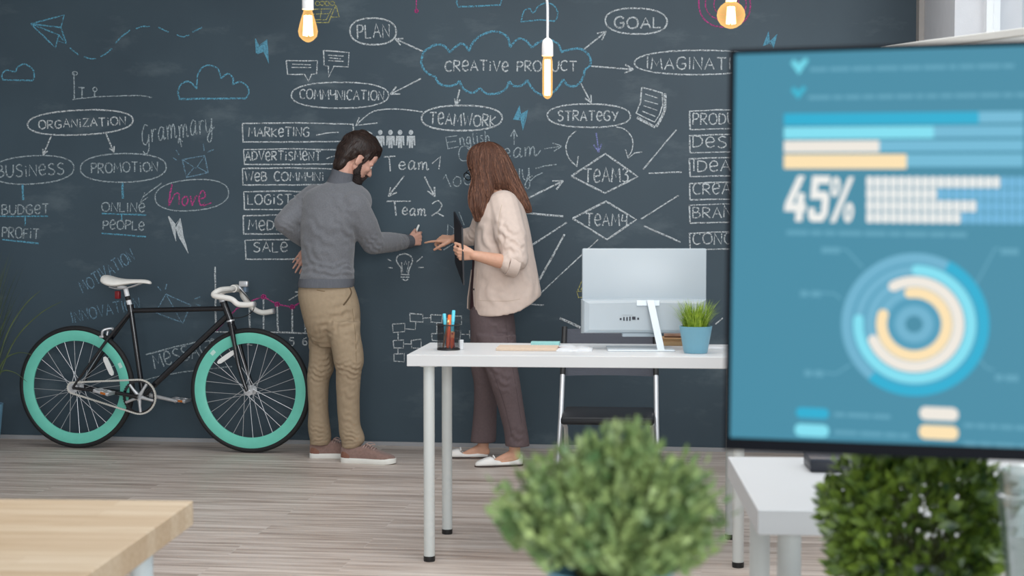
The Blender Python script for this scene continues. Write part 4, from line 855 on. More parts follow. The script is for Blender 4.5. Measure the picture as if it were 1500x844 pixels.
blades(gp, 'grass', 330, rt_*.75, ph_-.02, .07, .125, .045, .0028, leafmat('fresh_grass', (80, 122, 18), (168, 192, 60), 60), 4)

# ================================================================== folding chair behind the desk
cl, crr = P(821, 610, 6.25), P(963, 610, 6.25)
chx = (cl.x+crr.x)/2; chw = (crr.x-cl.x)
chair = thing('folding_chair', (chx, 6.28, 0), 'folding chair with chrome legs and black seat behind the white desk', 'chair', A1)
SZ = P(890, 612, 6.2).z
BT = P(890, 480, 6.55).z
for s in (-1, 1):
    x = s*chw/2
    u = MB(); u.tube([(x*1.03, -.30, .012), (x*.99, .02, SZ+.0), (x*.97, .215, BT)], .0105, 14); lg = u.build('leg', Mchr, chair)
    v_a, v_b = Vector((x*.99, .02, SZ)), Vector((x*.97, .215, BT)); v = MB(); v.tube([v_a.lerp(v_b, .45), v_b + (v_b-v_a).normalized()*.004], .0118, 14); v.build('back_post', Mfoot, chair)
    u = MB(); u.tube([(x*1.03, -.302, 0), (x*1.029, -.298, .03)], .0135, 12); u.build('rubber_foot', Mfoot, lg)
    u = MB(); u.tube([(x*.90, .24, .012), (x*.90, .06, SZ-.06), (x*.90, -.10, SZ-.018)], .0095, 14); lg = u.build('leg', Mchr, chair)
    u = MB(); u.tube([(x*.90, .242, 0), (x*.90, .238, .03)], .0125, 12); u.build('rubber_foot', Mfoot, lg)
u = MB(); u.rbox((-chw/2+.012, -.19, SZ-.018), (chw/2-.012, .19, SZ+.014), .011, None, 3); u.build('seat', mat('black_upholstery', (20, 24, 30), .5, var=.2, scale=200), chair)
u = MB(); u.tube([(-chw*.445, .2, .10), (chw*.445, .2, .10)], .008, 12); u.build('stretcher', Mchr, chair)
MM = bpy.data.materials.new('dark_mesh_fabric'); MM.use_nodes = True; nt = MM.node_tree; b = nt.nodes['Principled BSDF']
b.inputs['Base Color'].default_value = (*lin((82, 86, 96)), 1); b.inputs['Roughness'].default_value = .8
tc = nt.nodes.new('ShaderNodeTexCoord'); br = nt.nodes.new('ShaderNodeTexChecker'); br.inputs['Scale'].default_value = 700; nt.links.new(tc.outputs['Object'], br.inputs[0])
mr = nt.nodes.new('ShaderNodeMapRange'); mr.inputs[3].default_value = .7; mr.inputs[4].default_value = .95; nt.links.new(br.outputs['Fac'], mr.inputs[0]); nt.links.new(mr.outputs[0], b.inputs['Alpha'])
u = MB(); rings = []
for z, y in ((BT-.20, .135), (BT-.14, .16), (BT-.06, .19), (BT-.004, .212)):
    rings.append([Vector((x, y + .05*(1-(2*x/chw)**2) + d, z)) for x, d in [(-chw*.485 + chw*.97*k/10, .001) for k in range(11)] + [(chw*.485 - chw*.97*k/10, -.001) for k in range(11)]])
u.loft(rings); u.build('backrest', MM, chair)
# ================================================================== things nearer the camera
# ---- wooden table
z_ = .75
t1 = PF(283, 733.5, z_); t0 = PF(0, 731, z_)
wa = (t1-t0).normalized(); wr_ = math.atan2(wa.y, wa.x)
tn = Vector((wa.y, -wa.x, 0))
TLn, TWd = 1.35, .72
wc = t1 - wa*(TLn/2) + tn*(TWd/2); wc.z = 0
Mwood = mat('beech_top', (202, 178, 146), .45, var=0, scale=5, col2=(222, 204, 180), stretch=(1.2, 22, 22), bump=.05)
nt = Mwood.node_tree; N = nt.nodes; b = N['Principled BSDF']       # staves of slightly different colour, glued side by side
tc = N.new('ShaderNodeTexCoord'); br = N.new('ShaderNodeTexBrick'); br.inputs['Scale'].default_value = 1
br.inputs['Brick Width'].default_value = .55; br.inputs['Row Height'].default_value = .044; br.inputs['Mortar Size'].default_value = .0004
br.inputs['Color1'].default_value = (.80, .72, .62, 1); br.inputs['Color2'].default_value = (1, 1, .98, 1); br.inputs['Mortar'].default_value = (.6, .5, .4, 1)
nt.links.new(tc.outputs['Object'], br.inputs['Vector'])
mx = N.new('ShaderNodeMix'); mx.data_type = 'RGBA'; mx.blend_type = 'MULTIPLY'; mx.inputs[0].default_value = .8
old = b.inputs['Base Color'].links[0].from_socket; nt.links.new(old, mx.inputs[6]); nt.links.new(br.outputs['Color'], mx.inputs[7]); nt.links.new(mx.outputs[2], b.inputs['Base Color'])
desk('wooden_table', 'light wooden table with a butcher-block top and pale legs', wc, wr_, TLn, TWd, z_, .042,
     [(sx*(TLn/2-.052), sy*(TWd/2-.13)) for sx in (-1, 1) for sy in (-1, 1)], .0185, Mwood, mat('pale_blue_leg', (206, 218, 222), .45), 'table')
# ---- second white desk, behind the big screen
e0_ = PF(1110, 747.5, z_); e1_ = PF(1066, 669, z_)
sy_ = (e1_-e0_); DW2 = sy_.length; ly = sy_.normalized(); lx = Vector((ly.y, -ly.x, 0)); r2 = math.atan2(lx.y, lx.x); DL2 = .92
d2c = e0_ + lx*(DL2/2) + ly*(DW2/2); d2c.z = 0
desk('white_desk', 'white desk behind the big screen with a black box on it', d2c, r2, DL2, DW2, z_, .042, [(sx*(DL2/2-.06), sy*(DW2/2-.06)) for sx in (-1, 1) for sy in (-1, 1)])
q = PF(1190, 693, z_); q2 = PF(1236, 693, z_)
o = thing('storage_box', (q.x + .09, q.y+.05, z_+.0005), 'flat black box lying on the white desk behind the leafy plant', 'box', r2)
u = MB(); u.rbox((-.09, -.05, 0), (.09, .05, .024), .003); u.build('body', mat('black_box_plastic', (28, 32, 42), .4, var=.05), o)
u = MB(); u.rbox((-.0905, -.0505, .019), (.0905, .0505, .026), .002); u.build('lid', mat('black_lid_plastic', (36, 42, 54), .4, var=.05), o)
# ---- the near table that carries the screen (below the frame)
NT = Vector((.66, 1.42, 0)); NZ = .75
desk('white_table', 'white table carrying the big screen and the leafy plants', NT, 0, 1.5, 1.12, NZ, .036, [(sx*.68, sy*.49) for sx in (-1, 1) for sy in (-1, 1)], cat='table')
# ---- big screen
MY, MT = math.radians(15), math.radians(4)
MO = P(1060, 660, 1.36)
Mw, Mh = .655, 0
MR = Matrix.Rotation(-MY, 4, 'Z') @ Matrix.Rotation(-MT, 4, 'X')      # local x along the screen, y away from viewer, z up
MM4 = Matrix.Translation(MO) @ MR; MI = MM4.inverted(); MNn = MR.to_3x3() @ Vector((0, -1, 0))
def M2(px, py): return MI @ hit(px, py, MO, MNn)
Mh = M2(1068, 72).z
mbx = MM4 @ Vector((Mw/2, 0, 0))
mon = thing('monitor', (mbx.x, mbx.y + .06, NZ + .0005), 'large black-framed screen showing a blue infographic with 45%', 'monitor', -MY)
TI = (Matrix.Translation(mon.location) @ Matrix.Rotation(-MY, 4, 'Z')).inverted() @ MM4      # screen frame -> monitor's own coordinates
Mbez = mat('black_bezel', (7, 10, 18), .6, var=.1, spec=.12)
bz0 = M2(1063, 641).z; bzt = Mh - M2(1068, 80).z + 0; bzt = .0045; bzl = .0055
u = MB()
u.rbox((0, .003, 0), (Mw, .03, Mh), .003, TI)
u.rbox((0, 0, 0), (Mw, .006, bz0), .001, TI); u.rbox((0, 0, Mh-bzt), (Mw, .006, Mh), .001, TI); u.rbox((0, 0, bz0), (bzl, .006, Mh-bzt), .001, TI); u.rbox((Mw-bzl, 0, bz0), (Mw, .006, Mh-bzt), .001, TI)
u.build('housing', Mbez, mon, False)
def scr(px, py, lift=.0): p = M2(px, py); return Vector((p.x, .0022 - lift, p.z))
def quad_uv(mb, x0, z0, x1, z1, y): mb.face([TI @ Vector(p) for p in ((x0, y, z0), (x1, y, z0), (x1, y, z1), (x0, y, z1))])
u = MB(); u.box((bzl, .0022, bz0), (Mw-bzl, .0032, Mh-bzt), TI)
screen = u.build('screen', emission('screen_teal', (66, 142, 168), .80), mon, False)
class Scr:
    """shapes lying on the screen, in photo pixels"""
    def __init__(s): s.m = MB()
    def poly(s, pts, l=.0002): s.m.face([TI @ scr(x, y, l) for x, y in pts]); return s
    def rect(s, x0, y0, x1, y1, r=0, l=.0002, sl=-.012):
        yy = lambda x, y: y + (x-1150)*s.slope(y)
        pts = []
        if r:
            for cx, cy, a0 in ((x1-r, y0+r, -90), (x1-r, y1-r, 0), (x0+r, y1-r, 90), (x0+r, y0+r, 180)):
                for k in range(7):
                    a = math.radians(a0 + 90*k/6); x = cx + r*math.cos(a); y = cy + r*math.sin(a); pts.append((x, yy(x, y)))
        else: pts = [(x, yy(x, y)) for x, y in ((x0,y0),(x1,y0),(x1,y1),(x0,y1))]
        return s.poly(pts, l)
    @staticmethod
    def slope(y): return -.022 + (y-72)*(.075/588)
    def arc(s, c, r0, r1, a0, a1, l=.0002, cap=True):
        """angles clockwise from the top, radii in metres on the screen"""
        n = max(6, int(abs(a1-a0)/4)); C = scr(*c, l); rm, h = (r0+r1)/2, (r1-r0)/2
        P_ = lambda r, a: TI @ Vector((C.x + r*math.sin(math.radians(a)), C.y, C.z + r*math.cos(math.radians(a))))
        A = [a0 + (a1-a0)*k/n for k in range(n+1)]
        for p, q in zip(A, A[1:]): s.m.face([P_(r0, p), P_(r1, p), P_(r1, q), P_(r0, q)])
        if cap:
            for a, sg in ((a0, -1), (a1, 1)):
                o = Vector((C.x + rm*math.sin(math.radians(a)), C.y, C.z + rm*math.cos(math.radians(a)))); ra = math.radians(a); ps = []
                for k in range(9):
                    b = PI*k/8; rad = math.cos(b)*h; tan = sg*math.sin(b)*h
                    ps.append(TI @ (o + Vector((rad*math.sin(ra) + tan*math.cos(ra), 0, rad*math.cos(ra) - tan*math.sin(ra)))))
                s.m.face(ps)
        return s
    def done(s, name, col, st=1.0): return s.m.build(name, emission('scr_%02x%02x%02x' % col, col, st*.86), screen, False, False)
CY, LC, CR, PE, LB, PT = (30, 172, 208), (128, 222, 240), (238, 232, 222), (252, 226, 178), (112, 184, 212), (92, 160, 184)
# bars
c = Scr()
for y0, y1 in ((166, 182), (186, 202), (206, 222), (226, 244)): c.rect(1150, y0, 1500, y1, 0, .0002)
c.done('bar_track', LB)
Scr().rect(1148, 166, 1434, 183, 2, .0004).done('bar', CY)
Scr().rect(1148, 186, 1368, 203, 2, .0004).done('bar', LC)
Scr().rect(1148, 206, 1288, 223, 2, .0004).done('bar', CR)
Scr().rect(1148, 226, 1328, 247, 2, .0004).done('bar', PE)
# check marks and faint lines of text
Scr().poly([(1158, 92), (1163, 86), (1169, 93), (1180, 84), (1184, 88), (1170, 109)]).done('check_mark', (110, 214, 232))
Scr().poly([(1158, 132), (1163, 126), (1169, 133), (1177, 125), (1181, 129), (1169, 145)]).done('check_mark', (52, 178, 206))
rj = random.Random(5)
def textline(x0, x1, y, h, ln=()):
    c = Scr(); x = x0
    while x < x1:
        w = rj.uniform(10, 34); c.rect(x, y, min(x+w, x1), y+h, 0); x += w + 5
        if x < x1: c.rect(x-5.5, y+h*.35, x+.5, y+h*.6, 0)
    for a, b in zip(ln, ln[1:]):
        a, b = Vector(a), Vector(b); n = (b-a).normalized(); n = Vector((-n.y, n.x))*1.3
        c.poly([a+n, b+n, b-n, a-n])
    c.done('text_line', PT)
for q in ((1186, 1486, 99, 6), (1184, 1600, 140, 6), (1152, 1416, 337, 7), (1222, 1304, 601, 6), (1222, 1332, 627, 6), (1412, 1560, 608, 6), (1412, 1560, 634, 6)): textline(*q)
for x0, y, x1, pts in ((1203, 361, 1230, [(1230,365),(1240,366),(1264,392)]), (1172, 425, 1202, [(1202,429),(1222,430),(1232,438)]), (1178, 541, 1206, [(1208,546),(1224,548),(1246,534)]), (1466, 359, 1492, [(1464,364),(1458,364),(1430,416)]), (1458, 537, 1492, [(1456,542),(1446,540),(1436,528)])):
    textline(x0, x1, y, 9, pts)
# 45%
def glyph(c, polys, ox, oy, sc, l=.0004):
    for p in polys: c.poly([(ox + x*sc*.86 + y*sc*.10, oy - y*sc + (ox+x*sc-1150)*Scr.slope(oy)) for x, y in p], l)
c = Scr()
G4 = [[(2.6,10),(4.4,10),(1.9,3.8),(0,3.8)], [(0,2.2),(5.4,2.2),(5.4,3.9),(0,3.9)], [(3.0,0),(4.8,0),(4.8,6.2),(3.0,6.2)]]
G5 = [[(.2,10),(4.8,10),(4.8,8.3),(.2,8.3)], [(.2,8.3),(1.9,8.3),(1.9,4.9),(.2,4.9)], [(1.9,6.6),(4.2,6.6),(5,5.6),(5,4.6),(1.9,5)], [(3.3,5),(5,5),(5,1.2),(3.3,1.7)], [(.1,1.7),(5,1.7),(4,0),(1,0),(.1,1)], [(.1,1.7),(1.7,1.7),(1.7,3),(.1,3)]]
GP = [[(4.2,10),(5.6,10),(2.0,0),(.6,0)]]
for cx, cy in ((1.1, 7.8), (5.1, 2.2)):
    for k in range(16):
        a, b = 2*PI*k/16, 2*PI*(k+1)/16
        GP.append([(cx + 1.25*math.cos(a), cy + 2.2*math.sin(a)), (cx + 1.25*math.cos(b), cy + 2.2*math.sin(b)), (cx + .35*math.cos(b), cy + 1.1*math.sin(b)), (cx + .35*math.cos(a), cy + 1.1*math.sin(a))])
glyph(c, G4, 1147, 324, 6.7); glyph(c, G5, 1182, 324, 6.7); glyph(c, GP, 1212, 325, 6.7)
c.done('percentage', (240, 240, 236))
# rows of little people
for nm, col, mask in (('people_icon', (236, 238, 236), True), ('people_icon', (112, 182, 220), False)):
    c = Scr()
    for r in range(4):
        for k in range(17 if mask else 26):
            x = 1269 + k*11.6; y = 258 + r*17
            lim = (1463, 1374, 1427, 1409)[r]
            if (x < lim-6) == mask: c.rect(x, y, x+10, y+16, 3, .0003)
    c.done(nm, col)
# rings
ctr = (1339, 475); pxm = (M2(1439, 475).x - M2(1239, 475).x)/200
R_ = lambda p: p*pxm
c = Scr()
for a, b in ((93, 108), (76, 89), (58, 72), (41, 55), (13, 28)): c.arc(ctr, R_(a), R_(b), 0, 360, .0003, False)
c.done('ring_track', (108, 176, 204))
c = Scr().arc(ctr, R_(13), R_(93), 0, 360, .0002, False); c.done('ring_shade', (76, 154, 184))
Scr().arc(ctr, R_(93), R_(109), 28, 218, .0005, False).done('ring', CY)
Scr().arc(ctr, R_(75), R_(90), 2, 274, .0005).done('ring', LC)
Scr().arc(ctr, R_(57), R_(73), -28, 247, .0005).done('ring', CR)
Scr().arc(ctr, R_(40), R_(56), -8, 287, .0005).done('ring', PE)
Scr().rect(1166, 596, 1214, 611, 7, .0004).done('legend_pill', CY); Scr().rect(1164, 620, 1214, 638, 8, .0004).done('legend_pill', LC)
Scr().rect(1347, 587, 1404, 606, 9, .0004).done('legend_pill', CR); Scr().rect(1346, 613, 1404, 633, 9, .0004).done('legend_pill', PE)
# stand behind the screen
u = MB(); q0 = TI @ Vector((Mw/2, .03, Mh*.42)); 
u.rbox((-.06, q0.y-.004, q0.z-.06), (.06, q0.y+.022, q0.z+.06), .006)
u.loft([[Vector((x, y, .010)) for x, y in ((-.03, .055), (.03, .055), (.03, .085), (-.03, .085))], [Vector((x, y, q0.z)) for x, y in ((-.03, q0.y+.01), (.03, q0.y+.01), (.03, q0.y+.04), (-.03, q0.y+.04))]])
u.build('stand_neck', Mbez, mon, False)
u = MB(); u.rbox((-.13, -.06, 0), (.13, .13, .012), .005); u.build('stand_base', Mbez, mon, False)

# ---- leafy plants
def foliage(t, name, c0, rad, n, m_, leaf, seed, sprig=False, zmin=-.6, zclip=.024):
    R2 = random.Random(seed); u = MB(); bm = u.b; c0 = Vector(c0)
    def lf(p, d, ln, wd):
        d = d.normalized(); s = d.cross(Vector((R2.uniform(-1, 1), R2.uniform(-1, 1), R2.uniform(-.3, 1))))
        if s.length < 1e-3: return
        s = s.normalized()*wd; nrm = d.cross(s).normalized()*wd*.3
        a = [p, p + d*ln*.45 + s + nrm, p + d*ln, p + d*ln*.45 - s + nrm]; m = p + d*ln*.5
        v = [bm.verts.new(q) for q in a] + [bm.verts.new(m)]
        bm.faces.new((v[0], v[1], v[4])); bm.faces.new((v[1], v[2], v[4])); bm.faces.new((v[2], v[3], v[4])); bm.faces.new((v[3], v[0], v[4]))
    for i in range(n):
        z = R2.uniform(zmin, 1); a = R2.uniform(0, 2*PI); q = math.sqrt(max(0, 1-z*z)); dirv = Vector((q*math.cos(a), q*math.sin(a), z))
        f = R2.uniform(.45, 1.04)**.6
        lump = 1 + .10*math.sin(3*a + 1.3*seed) * q + .08*math.sin(5*z + 2*a)
        tip = c0 + Vector((dirv.x*rad[0], dirv.y*rad[1], dirv.z*rad[2]))*f*lump
        tip.z = max(tip.z, zclip)
        if sprig:                                         # a feathery sprig: stalk with paired leaflets
            up = (dirv*.8 + Vector((R2.uniform(-.35, .35), R2.uniform(-.35, .35), .75))).normalized(); L = R2.uniform(.024, .05)
            side = up.orthogonal().normalized(); side.rotate(Matrix.Rotation(R2.uniform(0, 6), 3, up))
            nl = 6
            for k in range(nl):
                p = tip + up*(L*(k/nl) - L*.6)
                for sg in (-1, 1): lf(p, up*.8 + side*sg, leaf*(1-.5*k/nl), leaf*.30)
            lf(tip + up*L*.4, up, leaf, leaf*.3)
        else:
            lf(tip, dirv + Vector((R2.uniform(-.9, .9), R2.uniform(-.9, .9), R2.uniform(-.3, .9))), leaf*R2.uniform(.7, 1.25), leaf*R2.uniform(.3, .42))
    return tag(u.build(name, m_, t, True, False))
def stems(t, c0, base, rad, n, seed):
    R2 = random.Random(seed); u = MB(); c0 = Vector(c0)
    for i in range(n):
        z = R2.uniform(-.3, .9); a = R2.uniform(0, 2*PI); q = math.sqrt(1-z*z); e = c0 + Vector((q*math.cos(a)*rad[0], q*math.sin(a)*rad[1], z*rad[2]))*.8
        b = Vector((base[0] + .02*math.cos(a), base[1]+.02*math.sin(a), base[2]))
        u.tube([b, b.lerp(e, .5) + Vector((0, 0, .015)), e], [.0018, .0014, .0008], 5)
    u.build('stems', mat('plant_stem', (84, 92, 50), .7, var=.2), t)
Lf1 = leafmat('soft_green_leaf', (70, 104, 60), (166, 184, 116), 46)
cy0 = 1.33; k_ = F/cy0
cp = P(893, 832, cy0)
ph0 = cp.z - NZ
fp = thing('potted_plant', (cp.x, cp.y, NZ+.0005), 'soft pale green feathery plant in a light blue pot, standing alone before the desk', 'plant')
pot(fp, .042, 93/k_, ph0, Mpot)
fc = (P(900, 742, cy0).x - cp.x, 0, P(893, 770, cy0).z - NZ)
foliage(fp, 'foliage', fc, (.088, .085, .062), 560, Lf1, .0145, 3, True, -.85, ph0+.020)
foliage(fp, 'foliage', (fc[0]+.006, 0, fc[2]+.022), (.045, .05, .052), 80, Lf1, .0145, 8, True, 0)
stems(fp, fc, (0, 0, ph0-.02), (.09, .08, .065), 40, 4)
Lf2 = leafmat('boxwood_leaf', (30, 64, 36), (136, 160, 62), 60, .35)
by0 = 1.80; bq = P(1345, 800, by0)
bp_ = thing('potted_plant', (bq.x, by0, NZ+.0005), 'round-leaved dark green bushy plant below the big screen', 'plant')
pot(bp_, .05, .065, .075, mat('grey_pot', (150, 156, 158), .5))
bc = (0, 0, P(1345, 774, by0).z - NZ)
foliage(bp_, 'foliage', bc, (.104, .10, .108), 2500, Lf2, .0215, 5, False, -1)
stems(bp_, bc, (0, 0, .06), (.1, .1, .1), 40, 6)
# ---- glass jug at the frame's edge
jy = 1.62; jq = P(1515, 800, jy)
jug = thing('glass_jug', (jq.x, jy, NZ+.0005), 'clear glass jug standing beside the round-leaved plant', 'jug')
Mg = bpy.data.materials.new('clear_glass'); Mg.use_nodes = True; N = Mg.node_tree.nodes
t_ = N.new('ShaderNodeBsdfTransparent'); t_.inputs[0].default_value = (.86, .90, .89, 1); g_ = N.new('ShaderNodeBsdfGlossy'); g_.inputs['Roughness'].default_value = .06; lw = N.new('ShaderNodeLayerWeight'); lw.inputs[0].default_value = .45
mr = N.new('ShaderNodeMapRange'); mr.inputs[3].default_value = .08; mr.inputs[4].default_value = .8; Mg.node_tree.links.new(lw.outputs['Facing'], mr.inputs[0])
x_ = N.new('ShaderNodeMixShader'); Mg.node_tree.links.new(mr.outputs[0], x_.inputs[0]); Mg.node_tree.links.new(t_.outputs[0], x_.inputs[1]); Mg.node_tree.links.new(g_.outputs[0], x_.inputs[2]); Mg.node_tree.links.new(x_.outputs[0], N['Material Output'].inputs[0])
zr = P(1515, 690, jy).z - NZ; rj_ = 52/ppm(jy)
u = MB(); u.lathe([(.001, .0), (rj_*.62, 0), (rj_*.66, .006), (rj_*.78, zr*.45), (rj_*.98, zr*.8), (rj_, zr*.84), (rj_*.96, zr*.88), (rj_*1.02, zr), (rj_*.97, zr), (rj_*.91, zr*.88), (rj_*.94, zr*.82), (rj_*.73, zr*.45), (rj_*.6, .01), (.001, .01)], 48); jb = u.build('body', Mg, jug)
u = MB(); u.tube([Vector((rj_*math.cos(2*PI*k/40), rj_*math.sin(2*PI*k/40), zr*.86)) for k in range(40)], .0035, 8, False, True); u.build('collar', Mg, jug)
# ---- room divider
Mdiv = mat('grey_felt_panel', (204, 205, 202), .8, var=.02, scale=60)
a_ = P(1296, 68, 4.0); ddir = Vector((.568, -.823, 0)).normalized()
dz_ = a_.z; dl = .62; dcn = a_ + ddir*(dl/2); dcn.z = 0
dv = thing('room_divider', dcn, 'pale grey standing divider panel in front of the window wall', 'divider', math.atan2(ddir.y, ddir.x))
u = MB(); u.rbox((-dl/2+.012, -.014, .12), (dl/2-.012, .014, dz_-.012), .003); u.build('panel', Mdiv, dv, False)
u = MB()
u.rbox((-dl/2, -.018, .10), (-dl/2+.02, .018, dz_), .003); u.rbox((dl/2-.02, -.018, .10), (dl/2, .018, dz_), .003); u.rbox((-dl/2, -.018, dz_-.02), (dl/2, .018, dz_), .003); u.rbox((-dl/2, -.018, .10), (dl/2, .018, .12), .003)
u.build('frame', mat('divider_frame', (196, 194, 188), .5, var=.02), dv, False)
for s in (-1, 1): u = MB(); u.rbox((s*(dl/2-.05)-.02, -.2, 0), (s*(dl/2-.05)+.02, .2, .02), .004); u.rbox((s*(dl/2-.05)-.015, -.015, .018), (s*(dl/2-.05)+.015, .015, .11), .003); u.build('foot', mat('divider_frame', (196, 194, 188)), dv, False)
# ---- tall grass plant at the end of the wall
tq = P(-26, 650, 8.16); tp_ = thing('potted_grass', (tq.x, 8.16, 0), 'tall dark green grass in a light blue floor pot beside the bicycle', 'potted plant')
pot(tp_, .085, .112, .26, mat('blue_floor_pot', (104, 144, 172), .45, var=.03))
blades(tp_, 'grass', 85, .06, .23, .55, .90, .17, .0055, leafmat('dark_grass', (40, 58, 38), (88, 102, 62), 8), 11, 8)
R3 = random.Random(2); u = MB()
for e in ((92, 441), (60, 425), (48, 520), (40, 560)):
    b0 = Vector((.03, 0, .23)); e_ = P(*e, 8.14) - tp_.location; pv = None
    pts = spline([b0, b0.lerp(e_, .35) + Vector((-.01, 0, .14)), b0.lerp(e_, .7) + Vector((-.01, 0, .10)), e_], 6)
    for k, c in enumerate(pts):
        f = k/(len(pts)-1); w = .0045*(1-f)**.5 + .0002; d = (pts[min(k+1, len(pts)-1)]-pts[max(k-1, 0)]).normalized(); s = d.cross(Vector((0, 1, 0))).normalized()*w
        l_, m2, r_ = u.b.verts.new(c-s), u.b.verts.new(c+Vector((0, -w*.5, 0))), u.b.verts.new(c+s)
        if pv: u.b.faces.new((pv[0], pv[1], m2, l_)); u.b.faces.new((pv[1], pv[2], r_, m2))
        pv = (l_, m2, r_)
u.build('long_blade', leafmat('dark_grass', (40, 58, 38), (88, 102, 62), 8), tp_, True, False)

# ================================================================== pendant lamps
Mcer = mat('white_socket', (226, 226, 226), .4, var=.01); Mcord = mat('white_cord', (214, 216, 220), .6, var=.02)
Mamb = bpy.data.materials.new('amber_bulb_glass'); Mamb.use_nodes = True; N = Mamb.node_tree.nodes
t_ = N.new('ShaderNodeBsdfTransparent'); t_.inputs[0].default_value = (1, .84, .58, 1); g_ = N.new('ShaderNodeEmission'); g_.inputs[0].default_value = (1, .60, .22, 1); g_.inputs[1].default_value = 1.15
lw = N.new('ShaderNodeLayerWeight'); lw.inputs[0].default_value = .3; mr = N.new('ShaderNodeMapRange'); mr.inputs[3].default_value = .34; mr.inputs[4].default_value = .85; Mamb.node_tree.links.new(lw.outputs['Facing'], mr.inputs[0])
x_ = N.new('ShaderNodeMixShader'); Mamb.node_tree.links.new(mr.outputs[0], x_.inputs[0]); Mamb.node_tree.links.new(t_.outputs[0], x_.inputs[1]); Mamb.node_tree.links.new(g_.outputs[0], x_.inputs[2]); Mamb.node_tree.links.new(x_.outputs[0], N['Material Output'].inputs[0])
Mfil = bpy.data.materials.new('glowing_filament'); Mfil.use_nodes = True; b = Mfil.node_tree.nodes['Principled BSDF']
b.inputs['Emission Color'].default_value = (1, .86, .60, 1); b.inputs['Emission Strength'].default_value = 9
def pendant(px, ytop, ysock, ybot, y, prof, fil, label, rsock, watts):
    s0 = P(px, ysock, y); zb = P(px, ybot, y).z
    t = thing('pendant_lamp', (s0.x, y, s0.z), label, 'lamp', 0, 'bare pendant bulbs')
    st = P(px, ytop, y).z - s0.z
    u = MB(); u.lathe([(.001, 0), (rsock, 0), (rsock*1.02, .004), (rsock, st-.02), (rsock*.86, st-.008), (rsock*.4, st), (.001, st)], 32); u.build('socket', Mcer, t)
    R3 = random.Random(int(px)); H = BACKH - s0.z; u = MB()
    u.tube(spline([Vector((0, 0, st-.002)), Vector((.0, 0, st+.10)), Vector((-.004, 0, st+.22)), Vector((.002, 0, (st+H)/2+.1)), Vector((0, 0, H-.03))], 6), .0042, 10); u.build('cord', Mcord, t)
    u = MB(); u.lathe([(.001, H-.001), (.05, H-.001), (.048, H-.02), (.012, H-.034), (.001, H-.034)], 32); u.build('ceiling_rose', Mcer, t)
    L = s0.z - zb
    u = MB(); u.lathe([(r, -z*L) for z, r in prof], 40); bl = u.build('bulb', Mamb, t)
    u = MB()
    for a, b_, r in fil: u.tube([Vector(a), Vector(b_)], r, 8)
    fo = u.build('filament', Mfil, bl)
    l = bpy.data.lights.new('bulb_light', 'POINT'); l.energy = watts; l.color = (1, .62, .30); l.shadow_soft_size = .02
    lo = bpy.data.objects.new('bulb_light', l); COL.objects.link(lo); lo.parent = t; lo.location = (0, 0, -L*.55)
PY = 5.0; km = ppm(PY)
Lb = 48/km
pendant(451, -32, 14, 62, PY, [(0,.012),(.05,.0145),(.18,.019),(.45,.0275),(.66,.0325),(.82,.029),(.93,.018),(.985,.008),(1.0,.001)],
    [((.010*math.cos(a), .010*math.sin(a), -.02), (.0135*math.cos(a), .0135*math.sin(a), -.086), .0036) for a in (k*PI/3 for k in range(6))], 'bare teardrop filament bulb hanging near the chalk calendar', .0185, 7)
pendant(802, 56, 82, 145, PY, [(0,.013),(.06,.0145),(.12,.0165),(.5,.0168),(.88,.0166),(.95,.0125),(.99,.006),(1.0,.001)],
    [((.006*math.cos(a), .006*math.sin(a), -.012), (.006*math.cos(a), .006*math.sin(a), -.13), .0036) for a in (k*PI/2 for k in range(4))], 'bare tube-shaped filament bulb hanging before the big chalk cloud', .0185, 7)
pendant(1071, -38, 2, 42, PY, [(0,.0125),(.06,.022),(.16,.034),(.32,.0435),(.5,.0468),(.68,.0435),(.84,.034),(.95,.019),(.99,.008),(1.0,.001)],
    [((.009*math.cos(a), .009*math.sin(a), -.018), (.013*math.cos(a), .013*math.sin(a), -.074), .0036) for a in (k*PI/3 for k in range(6))], 'bare globe filament bulb hanging before the pink chalk rings', .0185, 7)
